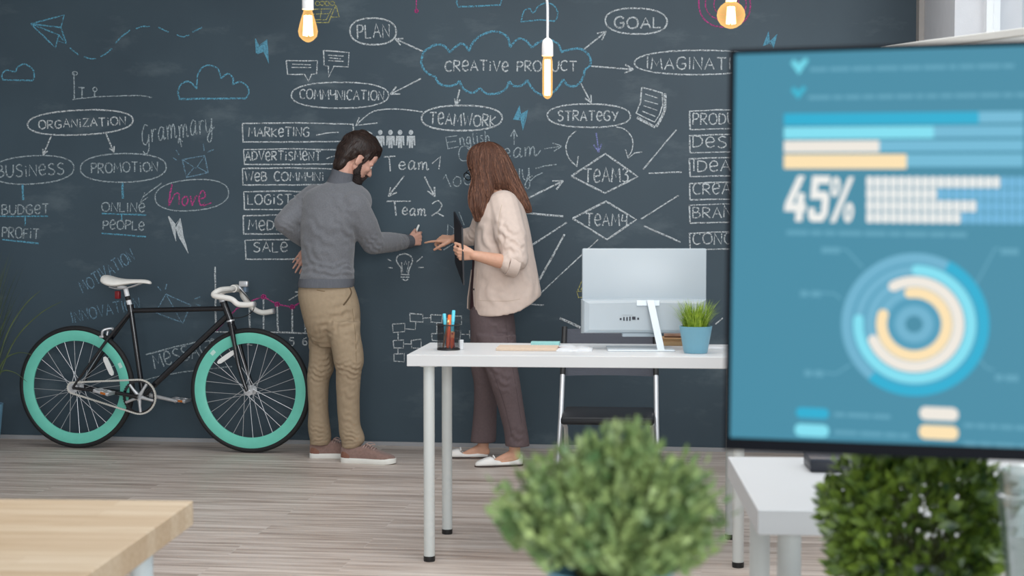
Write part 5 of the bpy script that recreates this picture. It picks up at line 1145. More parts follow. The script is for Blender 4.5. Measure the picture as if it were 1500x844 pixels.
# ================================================================== the two people
Mskin = mat('skin_fair', (204, 158, 140), .5, var=.05, scale=50, sss=.12)
Mskin2 = mat('skin_warm', (212, 164, 138), .5, var=.05, scale=50, sss=.12)
def hair_mat(name, c1, c2, st):
    return mat(name, c1, .42, var=0, scale=26, col2=c2, stretch=st, bump=.7, bscale=60, spec=.4)
def frame_of(d, s):
    d = Vector(d).normalized(); s = Vector(s); s = (s - d*s.dot(d)).normalized(); return d, s, d.cross(s)
def hand(mb, wrist, d, thumb_side, palm, curls, thumb, k=1.0, rw=.026, spread=.0):
    """d: wrist to knuckles; palm: side the fingers close towards; curls: degrees per joint for index..little"""
    d, s, _ = frame_of(d, thumb_side); n = Vector(palm); n = (n - d*n.dot(d) - s*n.dot(s)).normalized(); w = Vector(wrist)
    offs = (.029, .010, -.009, -.027); pl = (.088, .090, .085, .077)
    L = ((.041, .025, .020), (.045, .029, .021), (.041, .027, .020), (.033, .020, .018)); rr = (.0086, .0088, .0084, .0074)
    tips = []
    for i in range(4):
        k0 = w + d*pl[i]*k + s*offs[i]*k
        mb.capsule(w + s*offs[i]*.55*k + d*.012*k, .0135*k, k0, .0105*k)
        mb.capsule(w + s*offs[i]*.6*k + d*.02*k + n*.006*k, .012*k, k0 + n*.004*k - d*.006*k, .0095*k)
        ang = 0; p = k0; r = rr[i]*k; sp = spread*(1.5-i)
        for j in range(3):
            ang += math.radians(curls[i][j]); v = (d*math.cos(ang) + n*math.sin(ang) + s*sp*math.cos(ang)).normalized()
            q = p + v*L[i][j]*k; mb.capsule(p, r, q, r*.9); p = q; r *= .9
        tips.append(p)
    a, b, c = thumb                                         # thumb: outward, forward, and closing amounts
    t0 = w + d*.022*k + s*.020*k + n*.006*k
    v1 = (s*a + d*b + n*c*.5).normalized(); t1 = t0 + v1*.044*k
    v2 = (s*a*.45 + d*b*1.1 + n*c).normalized(); t2 = t1 + v2*.034*k
    v3 = (s*a*.2 + d*b*1.1 + n*c*1.3).normalized(); t3 = t2 + v3*.026*k
    mb.capsule(t0, .0155*k, t1, .0118*k); mb.capsule(t1, .0112*k, t2, .0098*k); mb.capsule(t2, .0096*k, t3, .0082*k)
    mb.capsule(t0, .014*k, w + d*.06*k + s*.018*k, .012*k)
    return tips, t3
def head(mb, Mx, k=1.0, female=False):
    def E(c, r, rot=None): mb.sphere((0, 0, 0), 1, Mx @ Matrix.Translation(Vector(c)*k) @ (rot or Matrix.Identity(4)) @ Matrix.Diagonal((r[0]*k, r[1]*k, r[2]*k, 1)), 24, 16)
    def Cc(a, ra, b, rb): mb.capsule(Mx @ (Vector(a)*k), ra*k, Mx @ (Vector(b)*k), rb*k)
    f = .93 if female else 1
    E((-.012, 0, .035), (.096, .075, .083)); E((.030, 0, -.02), (.062, .064*f, .075)); E((.036, 0, -.055), (.050, .052*f, .058))
    for s in (-1, 1):
        Cc((.002, s*.054*f, -.055), .018, (.058, s*.020*f, -.102), .016)
        E((.058, s*.036, -.022), (.028, .024, .022))          # cheek
        Cc((.082, s*.012, .016), .011, (.070, s*.050, .010), .011)   # brow ridge
        E((-.008, s*.079*f, -.022), (.020, .007, .031), Matrix.Rotation(s*-.35, 4, 'Z')); Cc((-.018, s*.082*f, .000), .006, (.004, s*.078*f, .002), .006); Cc((-.022, s*.083*f, -.004), .006, (-.014, s*.079*f, -.045), .006)
        E((.100, s*.010, -.036), (.010, .008, .007))
    E((.072, 0, -.106), (.020, .022*f, .018)); E((.060, 0, .045), (.034, .058, .045))
    Cc((.086, 0, .006), .009, (.108, 0, -.028), .0115); E((.110, 0, -.033), (.010, .010, .009))
    Cc((.086, -.016, -.062), .0075, (.086, .016, -.062), .0075); Cc((.082, -.014, -.074), .008, (.082, .014, -.074), .008)
def eyes(parent, Mx, k, inv):
    for s in (-1, 1):
        c = inv @ (Mx @ (Vector((.0765, s*.031, -.001))*k)); u = MB(); u.sphere(c, .0118*k); e = u.build('eye', mat('eye_white', (225, 222, 216), .25, var=.02), parent)
        f = (inv.to_3x3() @ (Mx.to_3x3() @ Vector((1, 0, -.12)))).normalized(); u = MB(); u.sphere(c + f*.0085*k, .0052*k); u.build('iris', mat('dark_iris', (54, 38, 28), .2), e)
    u = MB(); C = lambda v: inv @ (Mx @ (Vector(v)*k))
    u.capsule(C((.0905, -.017, -.0625)), .0048*k, C((.0905, .017, -.0625)), .0048*k); u.capsule(C((.0885, -.014, -.072)), .0055*k, C((.0885, .014, -.072)), .0055*k); u.build('lips', mat('lips', (176, 104, 96), .45, var=.04), parent)
def person_at(loc, label):
    t = thing('person', loc, label, 'person'); return t
def localise(me, t):
    co = get_co(me); set_co(me, co - np.array(t.location))
def put_mesh(me, name, m, t, label=None):
    localise(me, t); o = link(name, me, m, t, True)
    if label: o['label'] = label
    return o
def rows(mb, lst, n=28, e=2.3):
    mb.loft([ringrow(*r[:5], n=n, e=e, slope=(r[5] if len(r) > 5 else 0)) for r in lst])
def rows_fine(mb, lst, n=28, e=2.3):
    pts = spline([Vector(r[:5]) if False else r for r in []], 1) if False else None
    out = []
    for i in range(len(lst)-1):
        for k in range(4):
            t = k/4; g = lambda j: lst[min(max(j, 0), len(lst)-1)]
            p0, p1, p2, p3 = (np.array(g(i+j)[:5], float) for j in (-1, 0, 1, 2))
            out.append(tuple(.5*((2*p1) + (p2-p0)*t + (2*p0-5*p1+4*p2-p3)*t*t + (3*p1-p0-3*p2+p3)*t**3)))
    out.append(tuple(lst[-1][:5])); rows(mb, out, n, e)
def shoe_frame(heel, toe):
    x = (toe-heel); L = x.length; x.normalize(); y = Vector((-x.y, x.x, 0)); M_ = Matrix(((x.x, y.x, 0, heel.x), (x.y, y.y, 0, heel.y), (0, 0, 1, 0), (0, 0, 0, 1))); return M_, L
def outline(L, w, t):
    """half width of a shoe at t (0 heel .. 1 toe)"""
    return w*(np.interp(t, [0, .03, .1, .25, .45, .65, .8, .92, .98, 1], [.30, .62, .78, .80, .78, .98, .98, .74, .42, .12]))
# ------------------------------------------------------------------ the man
man = person_at(PF(505, 668), 'bearded man in grey turtleneck and khaki trousers writing on the chalk wall, hand on hip')
HM = Matrix.Translation(P(523, 232, 7.93)) @ Matrix.Rotation(math.radians(27), 4, 'Z') @ Matrix.Rotation(math.radians(36), 4, 'Y')
S_r, E_r, W_r = P(521, 303, 7.83), P(546, 356, 7.93), P(599, 354, 8.21)
S_l, E_l, W_l = P(455, 290, 7.98), P(417, 326, 7.84), P(456, 360, 8.045)
hip = P(482, 440, 7.87); kn_n, kn_f = P(511, 540, 7.785), P(469, 540, 7.935); an_n, an_f = P(513, 645, 7.80), P(467, 640, 7.935)
mb = MB(); head(mb, HM, 1.0)
nk0 = HM @ Vector((-.035, 0, -.05)); nk1 = P(499, 272, 7.92)
mb.capsule(nk0, .050, nk1, .058)
mb.capsule(P(500, 290, 7.92), .075, hip, .085); mb.capsule(P(472, 295, 7.96), .045, P(516, 303, 7.87), .045)
mb.capsule(S_r, .042, E_r, .034); mb.capsule(E_r, .036, W_r, .026); mb.capsule(S_l, .042, E_l, .034); mb.capsule(E_l, .036, W_l, .026)
for a, b, c in ((hip + Vector((.05, -.03, -.03)), kn_n, an_n), (hip + Vector((-.03, .05, -.03)), kn_f, an_f)):
    mb.capsule(a, .055, b, .038); mb.capsule(b, .038, c, .028); mb.capsule(c, .028, c + Vector((0, 0, -.05)), .026); mb.capsule(c + Vector((0, 0, -.045)), .024, c + Vector((.13, -.005, -.062)), .016)
dr = (P(622, 343, 8.33) - W_r)
tipsR, thR = hand(mb, W_r, (.62, .62, .16), (0, 0, 1), (-.7, .7, -.05), ((38, 62, 30), (52, 78, 40), (58, 82, 45), (60, 84, 50)), (.55, 1.0, .75), .98)
hand(mb, W_l, (-.58, -.02, -.80), (.8, .2, -.55), (.35, -.9, -.2), ((6, 12, 8), (8, 14, 10), (10, 16, 10), (14, 18, 12)), (.7, .6, .3), .92, spread=.07)
body = put_mesh(remeshed(mb, .0042, 5), 'body', Mskin, man)
inv = Matrix.Translation(-Vector(man.location)); eyes(man, HM, 1.0, inv)
# hair and beard
def blobs(Mx, k, items, voxel, sm):
    mb = MB()
    for it in items:
        if it[0] == 'e': mb.sphere((0, 0, 0), 1, Mx @ Matrix.Translation(Vector(it[1])*k) @ Matrix.Diagonal((*[v*k for v in it[2]], 1)), 24, 16)
        else: mb.capsule(Mx @ (Vector(it[1])*k), it[2]*k, Mx @ (Vector(it[3])*k), it[4]*k)
    return remeshed(mb, voxel, sm)
Mhair = hair_mat('dark_brown_hair', (24, 16, 14), (48, 33, 27), (3, 3, 1))
items = [('e', (-.020, 0, .050), (.104, .085, .088)), ('e', (.010, 0, .078), (.086, .074, .066)), ('e', (-.062, 0, .010), (.060, .074, .075)), ('c', (.055, -.035, .098), .026, (.060, .035, .098), .026), ('c', (.02, 0, .122), .03, (-.05, 0, .118), .03),
         ('e', (-.062, 0, -.022), (.050, .066, .060)), ('e', (-.058, 0, -.068), (.036, .052, .056)), ('c', (-.088, -.03, .0), .03, (-.088, .03, .0), .03)]
for s in (-1, 1): items += [('c', (.024, s*.070, .035), .015, (.020, s*.072, -.018), .008), ('c', (-.045, s*.066, .0), .022, (-.045, s*.064, -.025), .016)]
me = blobs(HM, 1.0, items, .005, 9); co = get_co(me); no = get_no(me)
hm = put_mesh(me, 'hair', Mhair, man); Hq = inv @ HM; crown = Hq @ Vector((-.05, 0, .135)); fwd = Hq.to_3x3() @ Vector((1, 0, -.1)); dwn = Hq.to_3x3() @ Vector((-.15, 0, -1))
def flow_m(p):
    q = Hq.inverted() @ p
    return fwd*1.0 + (p-crown)*3 if q.z > .075 else dwn + (p-crown)*2
strands(hm, 'hair_strands', hair_mat('dark_strands', (26, 17, 14), (66, 46, 37), (8, 8, 8)), flow_m, 900, 8, .006, .0013, 4, .0012)
items = [('e', (.056, 0, -.108), (.046, .044, .040)), ('e', (.070, 0, -.094), (.030, .036, .034)), ('c', (.094, -.020, -.050), .008, (.096, .020, -.050), .008), ('e', (.052, 0, -.125), (.038, .036, .028))]
for s in (-1, 1): items += [('c', (.016, s*.066, -.030), .010, (.022, s*.060, -.075), .020), ('c', (.022, s*.060, -.070), .018, (.062, s*.030, -.108), .026), ('c', (.094, s*.022, -.052), .007, (.082, s*.034, -.082), .010)]
me = blobs(HM, 1.0, items, .0042, 3); co = get_co(me); no = get_no(me)
set_co(me, co + no*(.0015*np.sin(co[:, 2]*500+co[:, 0]*300))[:, None]); put_mesh(me, 'beard', mat('dark_beard', (34, 22, 19), .7, var=.4, scale=260, bump=.8, bscale=500), man)
# sweater
Mknit = mat('grey_heather_knit', (107, 109, 114), .9, var=.13, scale=140, bump=.4, bscale=420, sheen=.3)
mb = MB()
rows_fine(mb, [(266, 484, 523, 7.92, .055), (272, 466, 530, 7.92, .085), (282, 449, 541, 7.91, .115), (296, 443, 545, 7.90, .13), (312, 442, 540, 7.89, .135), (332, 441, 527, 7.88, .135), (352, 441, 521, 7.88, .13), (372, 442, 519, 7.88, .125), (388, 443, 518, 7.88, .125), (400, 441, 519, 7.87, .128), (412, 438, 518, 7.87, .13), (420, 438, 517, 7.87, .132)], 36, 2.25)
mb.capsule(S_r + Vector((-.015, .012, .0)), .086, S_r.lerp(E_r, .5), .074); mb.capsule(S_r.lerp(E_r, .5), .074, E_r, .062); mb.capsule(E_r, .062, E_r.lerp(W_r, .5), .055); mb.capsule(E_r.lerp(W_r, .5), .055, W_r - (W_r-E_r)*.05, .040)
mb.capsule(S_l + Vector((.02, 0, 0)), .074, S_l.lerp(E_l, .5), .066); mb.capsule(S_l.lerp(E_l, .5), .066, E_l, .056); mb.capsule(E_l, .056, E_l.lerp(W_l, .5), .052); mb.capsule(E_l.lerp(W_l, .5), .052, W_l - (W_l-E_l)*.06, .038)
nkd = (nk0-P(496, 276, 7.92)).normalized()
mb.capsule(P(494, 284, 7.92), .085, P(503, 262, 7.925), .066)
me = remeshed(mb, .0062, 7)
wv = lambda px, py, y, dx_, dz_, wl, am, ra, rl: (P(px, py, y), Vector((dx_, 0, dz_)), wl, am, ra, rl)
folds(me, [wv(478, 397, 7.75, .1, 1, .038, .0065, .045, .16), wv(512, 392, 7.77, -.15, 1, .03, .006, .04, .06), wv(510, 340, 7.76, .75, .6, .05, .006, .06, .10), wv(552, 362, 7.87, .6, .7, .034, .005, .06, .06), wv(540, 352, 7.88, .8, -.3, .03, .004, .04, .05),
           wv(440, 300, 7.9, .4, .9, .04, .004, .06, .07), wv(420, 335, 7.82, .5, .8, .03, .004, .05, .05), wv(580, 356, 8.08, 1, .1, .028, .0028, .07, .05), wv(470, 345, 7.75, .5, .85, .075, .004, .12, .16), wv(500, 300, 7.76, .7, .7, .08, .004, .08, .12), wv(455, 375, 7.76, .9, .4, .05, .004, .06, .10)])
sweater = put_mesh(me, 'sweater', Mknit, man)
Mrib = mat('grey_rib_knit', (94, 97, 104), .9, var=.12, scale=60, stretch=(6, 6, .4), bump=.5, bscale=90)
u = MB(); g0, g1 = P(501, 268, 7.92), P(507, 253, 7.93); ax_ = (nk0 - nk1).normalized()
a_, b_ = nk1 + ax_*.005, nk1 + ax_*.080
u.tube([a_, a_.lerp(b_, .35), a_.lerp(b_, .7), b_, b_ - ax_*.004, a_ + ax_*.01], [.076, .070, .066, .067, .061, .058], 32, False)
o = u.build('collar', Mrib, sweater); o.data.transform(Matrix.Translation(-Vector(man.location))); 
u = MB(); dw = (W_r-E_r).normalized(); u.tube([W_r - dw*.055, W_r - dw*.02, W_r + dw*.010, W_r + dw*.008], [.044, .040, .036, .028], 24, False); o = u.build('cuff', Mrib, sweater); o.data.transform(inv)
u = MB(); dw = (W_l-E_l).normalized(); u.tube([W_l - dw*.055, W_l - dw*.02, W_l + dw*.010, W_l + dw*.008], [.042, .038, .035, .028], 24, False); o = u.build('cuff', Mrib, sweater); o.data.transform(inv)
u = MB(); u.loft([ringrow(408, 438.5, 519.5, 7.87, .134, 48, 2.25), ringrow(414, 437, 519, 7.87, .1365, 48, 2.25), ringrow(420.5, 437, 518, 7.87, .1365, 48, 2.25), ringrow(420.5, 440, 515, 7.87, .128, 48, 2.25)], False)
o = u.build('hem', Mrib, sweater); o.data.transform(inv)
# trousers
Mkhaki = mat('khaki_cotton', (156, 138, 114), .85, var=.05, scale=60, bump=.25, bscale=500)
mb = MB()
rows_fine(mb, [(414, 440, 516, 7.87, .118), (424, 437, 520, 7.87, .125), (436, 437, 524, 7.865, .13), (450, 440, 527, 7.86, .132), (466, 444, 528, 7.86, .13), (480, 448, 527, 7.86, .118), (495, 454, 522, 7.86, .085), (508, 466, 508, 7.86, .05)], 32, 2.2)
near = [(470, 470, 528, 7.80, .085), (490, 480, 528, 7.79, .088), (513, 486, 532, 7.785, .086), (531, 489, 533, 7.78, .082), (542, 492, 530, 7.78, .076), (560, 492, 528, 7.785, .068), (580, 493, 527, 7.79, .065), (600, 494, 527, 7.795, .062), (622, 496, 528, 7.80, .062), (636, 497, 533, 7.80, .062), (646, 500, 534, 7.80, .060), (656, 501, 526, 7.80, .052)]
far = [(470, 446, 500, 7.93, .08), (496, 452, 492, 7.935, .085), (524, 453, 489, 7.935, .08), (542, 451, 489, 7.935, .077), (556, 450, 483, 7.935, .07), (578, 451, 481, 7.935, .064), (600, 452, 481, 7.935, .06), (620, 451, 483, 7.935, .06), (634, 452, 485, 7.935, .06), (644, 454, 485, 7.935, .058), (651, 454, 483, 7.935, .052)]
rows_fine(mb, near, 26, 2.15); rows_fine(mb, far, 26, 2.15)
me = remeshed(mb, .0056, 6)
fl_ = []
for d_, pts in ((7.71, [(518, 545, .3, 1, .030, .0055, .05, .06), (500, 538, -.35, 1, .028, .005, .04, .05), (515, 640, .25, 1, .024, .006, .035, .05), (508, 650, -.2, 1, .02, .005, .03, .05), (512, 618, .4, 1, .04, .0035, .05, .05), (505, 470, -.55, .8, .055, .0045, .09, .09), (480, 480, -.7, .75, .045, .0065, .06, .10), (520, 500, .3, 1, .05, .003, .06, .06), (498, 445, -.5, .9, .05, .0035, .07, .08), (512, 580, .5, .9, .06, .0025, .08, .06)]),
                (7.86, [(466, 548, .3, 1, .03, .006, .05, .06), (478, 532, -.4, 1, .03, .005, .05, .05), (468, 632, .2, 1, .026, .006, .04, .05), (466, 645, -.2, 1, .02, .004, .03, .05), (460, 500, -.6, .8, .05, .005, .07, .08), (465, 590, .4, .9, .055, .003, .07, .05)])):
    for px, py, dx_, dz_, wl, am, ra, rl in pts: fl_.append(wv(px, py, d_, dx_, dz_, wl, am, ra, rl))
folds(me, fl_)
trs = put_mesh(me, 'trousers', Mkhaki, man)
Mkd = mat('khaki_seam', (120, 100, 74), .9, var=.05)
def on_mesh(o_mesh, px, py, lift):
    return None
from mathutils.bvhtree import BVHTree
def bvh_of(o):
    return BVHTree.FromPolygons([v.co for v in o.data.vertices], [p.vertices for p in o.data.polygons])
def ray_on(bv, px, py, t, lift):
    r = ray(px, py).normalized(); o0 = Vector((0, 0, CAMZ)) - Vector(t.location); h = bv.ray_cast(o0, r)
    return None if h[0] is None else h[0] - r*lift
def seam(o, t, name, pts, r, m, n=6):
    bv = bvh_of(o); ps = [ray_on(bv, x, y, t, r*.2) for x, y in spline([Vector((a, b)) for a, b in pts], n)]; ps = [p for p in ps if p]
    if len(ps) > 2: u = MB(); u.tube(ps, r, 6); return u.build(name, m, o)
seam(trs, man, 'pocket_opening', [(512, 421), (514.5, 429), (510, 438), (503, 447)], .0042, mat('pocket_dark_khaki', (92, 76, 56), .9))  # thin dark brown tube along the pocket edge
seam(trs, man, 'back_pocket', [(464, 425), (470, 426), (476, 427)], .0022, Mkd)
seam(trs, man, 'side_seam', [(516, 452), (519, 475), (521, 500), (522, 530)], .0012, Mkd)
# shoes
def sneaker(heel, toe, label):
    M_, L = shoe_frame(heel, toe); w = .050; M_ = inv @ M_
    so = MB(); st = [0, .02, .06, .14, .25, .38, .5, .62, .74, .84, .92, .97, 1.0]
    t_ = MB(); rings = []
    for t in st:
        h = outline(L, w, t); r = []
        zt = .027 + .004*(t > .9); zb = .0 + .006*max(0, (t-.85)/.15)
        for z, kk in ((zb, .95), (zb+.004, 1.0), (zt-.003, 1.0), (zt, .96)): r.append((h*kk, z))
        rings.append([M_ @ Vector((t*L, -a, z)) for a, z in r] + [M_ @ Vector((t*L, a, z)) for a, z in r[::-1]])
    t_.loft(rings); sole = t_.build('sole', mat('white_rubber_sole', (222, 222, 216), .6, var=.03), man)
    up = MB(); rings = []
    for t, zt, kk in ((.012, .080, .9), (.05, .088, .92), (.12, .086, .94), (.22, .080, .95), (.32, .082, .95), (.40, .092, .95), (.48, .090, .95), (.58, .079, .95), (.68, .066, .95), (.78, .056, .94), (.87, .050, .93), (.94, .043, .90), (.985, .034, .7)):
        h = outline(L, w, t)*kk; r = []
        for k in range(15):
            a = PI*k/14; r.append(M_ @ Vector((t*L, -h*math.copysign(abs(math.cos(a))**.55, math.cos(a)), .024 + (zt-.024)*math.sin(a)**.72)))
        rings.append(r + [M_ @ Vector((t*L, 0, .022))])
    up.loft(rings); upo = up.build('shoe', mat('mauve_brown_suede', (132, 106, 98), .9, var=.1, scale=90, bump=.3, bscale=300, sheen=.2), man); upo['label'] = label
    sole.parent = upo
    for k in range(5):
        t = .43 + k*.045; z = np.interp(t, [.4, .48, .58, .68], [.093, .091, .080, .067]); v = MB()
        v.tube(spline([M_ @ Vector((t*L, -.028, z-.012)), M_ @ Vector((t*L+.004, -.012, z+.001)), M_ @ Vector((t*L+.006, .012, z+.001)), M_ @ Vector((t*L, .028, z-.012))], 4), .0024, 6); v.build('lace', mat('dusty_pink_lace', (170, 146, 138), .8), upo)
    v = MB(); z = .096
    for s in (-1, 1): v.tube(spline([M_ @ Vector((.44*L, 0, z)), M_ @ Vector((.50*L, s*.028, z+.008)), M_ @ Vector((.58*L, s*.034, z-.004)), M_ @ Vector((.52*L, s*.012, z-.002)), M_ @ Vector((.44*L, 0, z))], 5), .0020, 6)
    v.build('lace', mat('dusty_pink_lace', (170, 146, 138)), upo)
    v = MB(); q = [(0.0, .03), (.03, .034), (.10, .036), (.18, .040)]
    rings = []
    for t, zt, kk in ((.006, .07, .93), (.05, .078, .96), (.12, .074, .975), (.19, .058, .98)):
        h = outline(L, w, t)*kk; r = []
        for k in range(15):
            a = PI*k/14; r.append(M_ @ Vector((t*L, -h*math.copysign(abs(math.cos(a))**.55, math.cos(a)), .026 + (zt-.026)*math.sin(a)**.72)))
        rings.append(r + [M_ @ Vector((t*L, 0, .024))])
    v.loft(rings); tag(v.build('heel_counter', mat('rust_brown_leather', (126, 86, 70), .7, var=.08, scale=60), upo), 'rust brown heel patch')
side = Vector((0, .044, 0))
sneaker(PF(499, 678.5) + side, PF(579, 682) + side, 'mauve-brown suede shoe')
sneaker(PF(452, 672.5) + side, PF(530, 672) + side, 'mauve-brown suede shoe')
# the chalk he holds
ck_ = thing('stick_of_chalk', thR + Vector((.006, .004, .004)), 'short white stick of chalk held against the wall by the man', 'chalk')
tipw = PW(613.5, 330, .003)
u = MB(); u.tube([Vector((0, 0, -.012)), (tipw - Vector(ck_.location))*.92, tipw - Vector(ck_.location)], [.0062, .0060, .0045], 14); u.build('stick', mat('chalk_stick', (236, 236, 232), .9, var=.02), ck_)
print('CHALK', (tipw-Vector(ck_.location)).length)

# ------------------------------------------------------------------ the woman
wom = person_at(PF(712, 670), 'woman with long brown hair and cream jacket pointing at the chalk wall')
inv2 = Matrix.Translation(-Vector(wom.location)); K = .94
HW = Matrix.Translation(P(711, 243, 7.76)) @ Matrix.Rotation(math.radians(141), 4, 'Z') @ Matrix.Rotation(math.radians(23), 4, 'Y')
sN, eN, wN = P(743, 308, 7.63), P(755, 388, 7.53), P(695, 374, 7.47)
sF, eF, wF = P(714, 308, 7.92), P(700, 345, 8.02), P(664, 350, 8.17)
hw_ = P(722, 470, 7.745)
knN, knF, anN, anF = P(742, 560, 7.655), P(711, 560, 7.84), P(754, 655, 7.70), P(708, 646, 7.925)
mb = MB(); head(mb, HW, K, True)
n0, n1 = HW @ Vector((-.03, 0, -.06)), P(732, 290, 7.76)
mb.capsule(n0, .046, n1, .05); mb.capsule(P(733, 310, 7.76), .075, hw_, .09); mb.capsule(sN, .045, sF, .045)
mb.capsule(sN, .042, eN, .030); mb.capsule(eN, .030, eN.lerp(wN, .4), .036); mb.capsule(eN.lerp(wN, .4), .038, wN, .0245); mb.capsule(sF, .045, eF, .034); mb.capsule(eF, .036, wF, .0235)
for a, b, c in ((hw_ + Vector((.03, -.06, -.02)), knN, anN), (hw_ + Vector((-.03, .06, -.02)), knF, anF)):
    mb.capsule(a, .05, b, .036); mb.capsule(b, .036, c, .030); mb.capsule(c, .030, c + Vector((0, 0, -.05)), .028)
    mb.capsule(c + Vector((0, 0, -.035)), .028, c + Vector((-.11, 0, -.078)), .015); mb.capsule(c + Vector((.01, 0, -.055)), .026, c + Vector((-.06, 0, -.08)), .022)
hand(mb, wN, (-1, .02, .06), (0, -.35, 1), (0, 1, .3), ((50, 70, 40), (55, 75, 45), (58, 78, 48), (60, 80, 50)), (.5, .95, .5), .90, .024)
hand(mb, wF, (-.93, .30, .02), (-.1, -.85, -.5), (0, .5, -.9), ((6, 6, 4), (52, 62, 40), (60, 72, 45), (62, 76, 50)), (.75, .75, .35), .92, .023)
put_mesh(remeshed(mb, .0040, 5), 'body', Mskin2, wom); eyes(wom, HW, K, inv2)
# trousers
Mtau = mat('taupe_wool', (98, 84, 86), .85, var=.07, scale=80, bump=.2, bscale=500)
mb = MB()
rows_fine(mb, [(446, 690, 750, 7.745, .125), (462, 688, 753, 7.745, .135), (480, 689, 755, 7.745, .14), (498, 690, 755, 7.745, .125), (514, 694, 750, 7.745, .085), (530, 704, 738, 7.745, .05)], 30, 2.2)
rows_fine(mb, [(490, 696, 756, 7.67, .085), (515, 702, 757, 7.665, .085), (535, 709, 758, 7.66, .08), (560, 717, 762, 7.655, .074), (580, 724, 765, 7.66, .07), (600, 730, 768, 7.67, .068), (626, 737, 772, 7.68, .068), (640, 739, 774.5, 7.685, .068), (653, 740, 776, 7.69, .069)], 26, 2.15)
rows_fine(mb, [(490, 689, 745, 7.83, .085), (520, 689, 740, 7.84, .082), (541, 690, 735, 7.85, .078), (563, 694, 730, 7.865, .072), (594, 694, 728, 7.885, .067), (620, 692, 727.5, 7.905, .067), (638, 690, 727, 7.915, .067), (647.5, 689, 726, 7.92, .067)], 26, 2.15)
me = remeshed(mb, .0056, 6)
folds(me, [wv(735, 485, 7.6, .55, .85, .05, .004, .06, .07), wv(745, 500, 7.6, .5, .9, .04, .004, .05, .06), wv(738, 560, 7.58, .3, 1, .045, .003, .06, .06), wv(712, 565, 7.75, .3, 1, .045, .003, .06, .06), wv(758, 640, 7.62, .35, 1, .05, .003, .05, .05), wv(722, 535, 7.58, .9, .4, .06, .003, .05, .10)])
wt = put_mesh(me, 'trousers', Mtau, wom)
seam(wt, wom, 'crease', [(722, 545), (738, 590), (750, 640)], .0012, mat('taupe_seam', (78, 66, 68), .9)); seam(wt, wom, 'side_seam', [(741, 470), (744, 500), (752, 545), (764, 620)], .0011, mat('taupe_seam', (78, 66, 68)))
# dark top under the jacket
mb = MB(); rows_fine(mb, [(300, 700, 755, 7.75, .09), (340, 696, 755, 7.75, .11), (380, 692, 755, 7.75, .115), (420, 690, 752, 7.75, .118), (455, 688, 750, 7.75, .122)], 28, 2.2); put_mesh(remeshed(mb, .008, 4), 'blouse', mat('dark_plum_cotton', (58, 30, 36), .8, var=.1), wom)
# jacket
Mjk = mat('cream_cotton', (218, 199, 187), .85, var=.03, scale=50, bump=.2, bscale=400, sheen=.15)
mb = MB()
rows_fine(mb, [(281, 722, 745, 7.76, .06, 0), (288, 712, 757, 7.76, .10), (300, 703, 766, 7.755, .135), (318, 698, 772, 7.75, .15), (345, 695.5, 778, 7.745, .15), (380, 694, 784, 7.74, .155), (408, 692.5, 789, 7.74, .16), (428, 691.5, 793, 7.74, .163)], 36, 2.3)
last = ringrow(428, 691.5, 793, 7.74, .163, 36, 2.3); mid = ringrow(440, 691, 790, 7.74, .163, 36, 2.3); low = ringrow(458, 690, 782, 7.74, .16, 36, 2.3)
zl = P(700, 462, 7.74).z; zr2 = P(790, 432, 7.74).z; xl_, xr_ = P(690, 450, 7.74).x, P(794, 432, 7.74).x; xk = P(745, 460, 7.74).x
def hemz(x): return zl if x < xk else zl + (zr2-zl)*((x-xk)/(xr_-xk))**1.25
r2_ = [Vector((p.x, p.y, hemz(p.x))) for p in last]; r1_ = [Vector((p.x, p.y, (p.z+hemz(p.x))/2)) for p in last]
mb.loft([last, r1_, r2_])
mb.capsule(sN + Vector((-.02, .05, .02)), .085, sN.lerp(eN, .5), .082); mb.capsule(sN.lerp(eN, .5), .082, eN + Vector((.0, .01, .035)), .066); mb.capsule(eN + Vector((0, 0, .03)), .064, eN.lerp(wN, .16) + Vector((0, 0, .0)), .056)
mb.capsule(sF + Vector((.02, 0, 0)), .08, eF, .058); mb.capsule(eF, .056, eF.lerp(wF, .62), .047)
me = remeshed(mb, .0062, 6)
folds(me, [wv(752, 365, 7.46, .2, 1, .04, .006, .05, .06), wv(745, 345, 7.5, .5, .85, .045, .005, .06, .08), wv(735, 335, 7.52, .9, .4, .05, .004, .05, .08), wv(760, 390, 7.46, .3, 1, .026, .0045, .03, .05), wv(720, 430, 7.58, 1, .1, .09, .004, .12, .12), wv(770, 400, 7.58, 1, .15, .08, .005, .10, .16), wv(690, 345, 7.98, .7, .6, .03, .004, .05, .05), wv(712, 350, 7.6, .9, .3, .07, .004, .08, .12)])
jk = put_mesh(me, 'jacket', Mjk, wom)
Mjs = mat('cream_seam', (196, 176, 158), .9, var=.02)
seam(jk, wom, 'pocket_seam', [(700, 440), (722, 441), (745, 441), (762, 438)], .0011, Mjs); seam(jk, wom, 'front_placket', [(699, 395), (698, 420), (697, 440), (696.5, 457)], .0011, Mjs); seam(jk, wom, 'shoulder_seam', [(735, 300), (731, 320), (730, 345), (733, 362)], .0013, Mjs)
u = MB(); ax2 = (wN-eN).normalized(); c0_ = eN.lerp(wN, .10); u.tube([c0_ - ax2*.035, c0_ - ax2*.03, c0_ + ax2*.022, c0_ + ax2*.026, c0_ + ax2*.018], [.058, .064, .061, .056, .05], 30, False); o = u.build('rolled_cuff', Mjk, jk); o.data.transform(inv2)
bv = bvh_of(jk)
for px, py in ((694.5, 424), (693.5, 453)):
    q = ray_on(bv, px, py, wom, .001)
    if q: u = MB(); u.sphere(q, (.005, .0035, .0055)); u.build('button', Mfoot, jk)
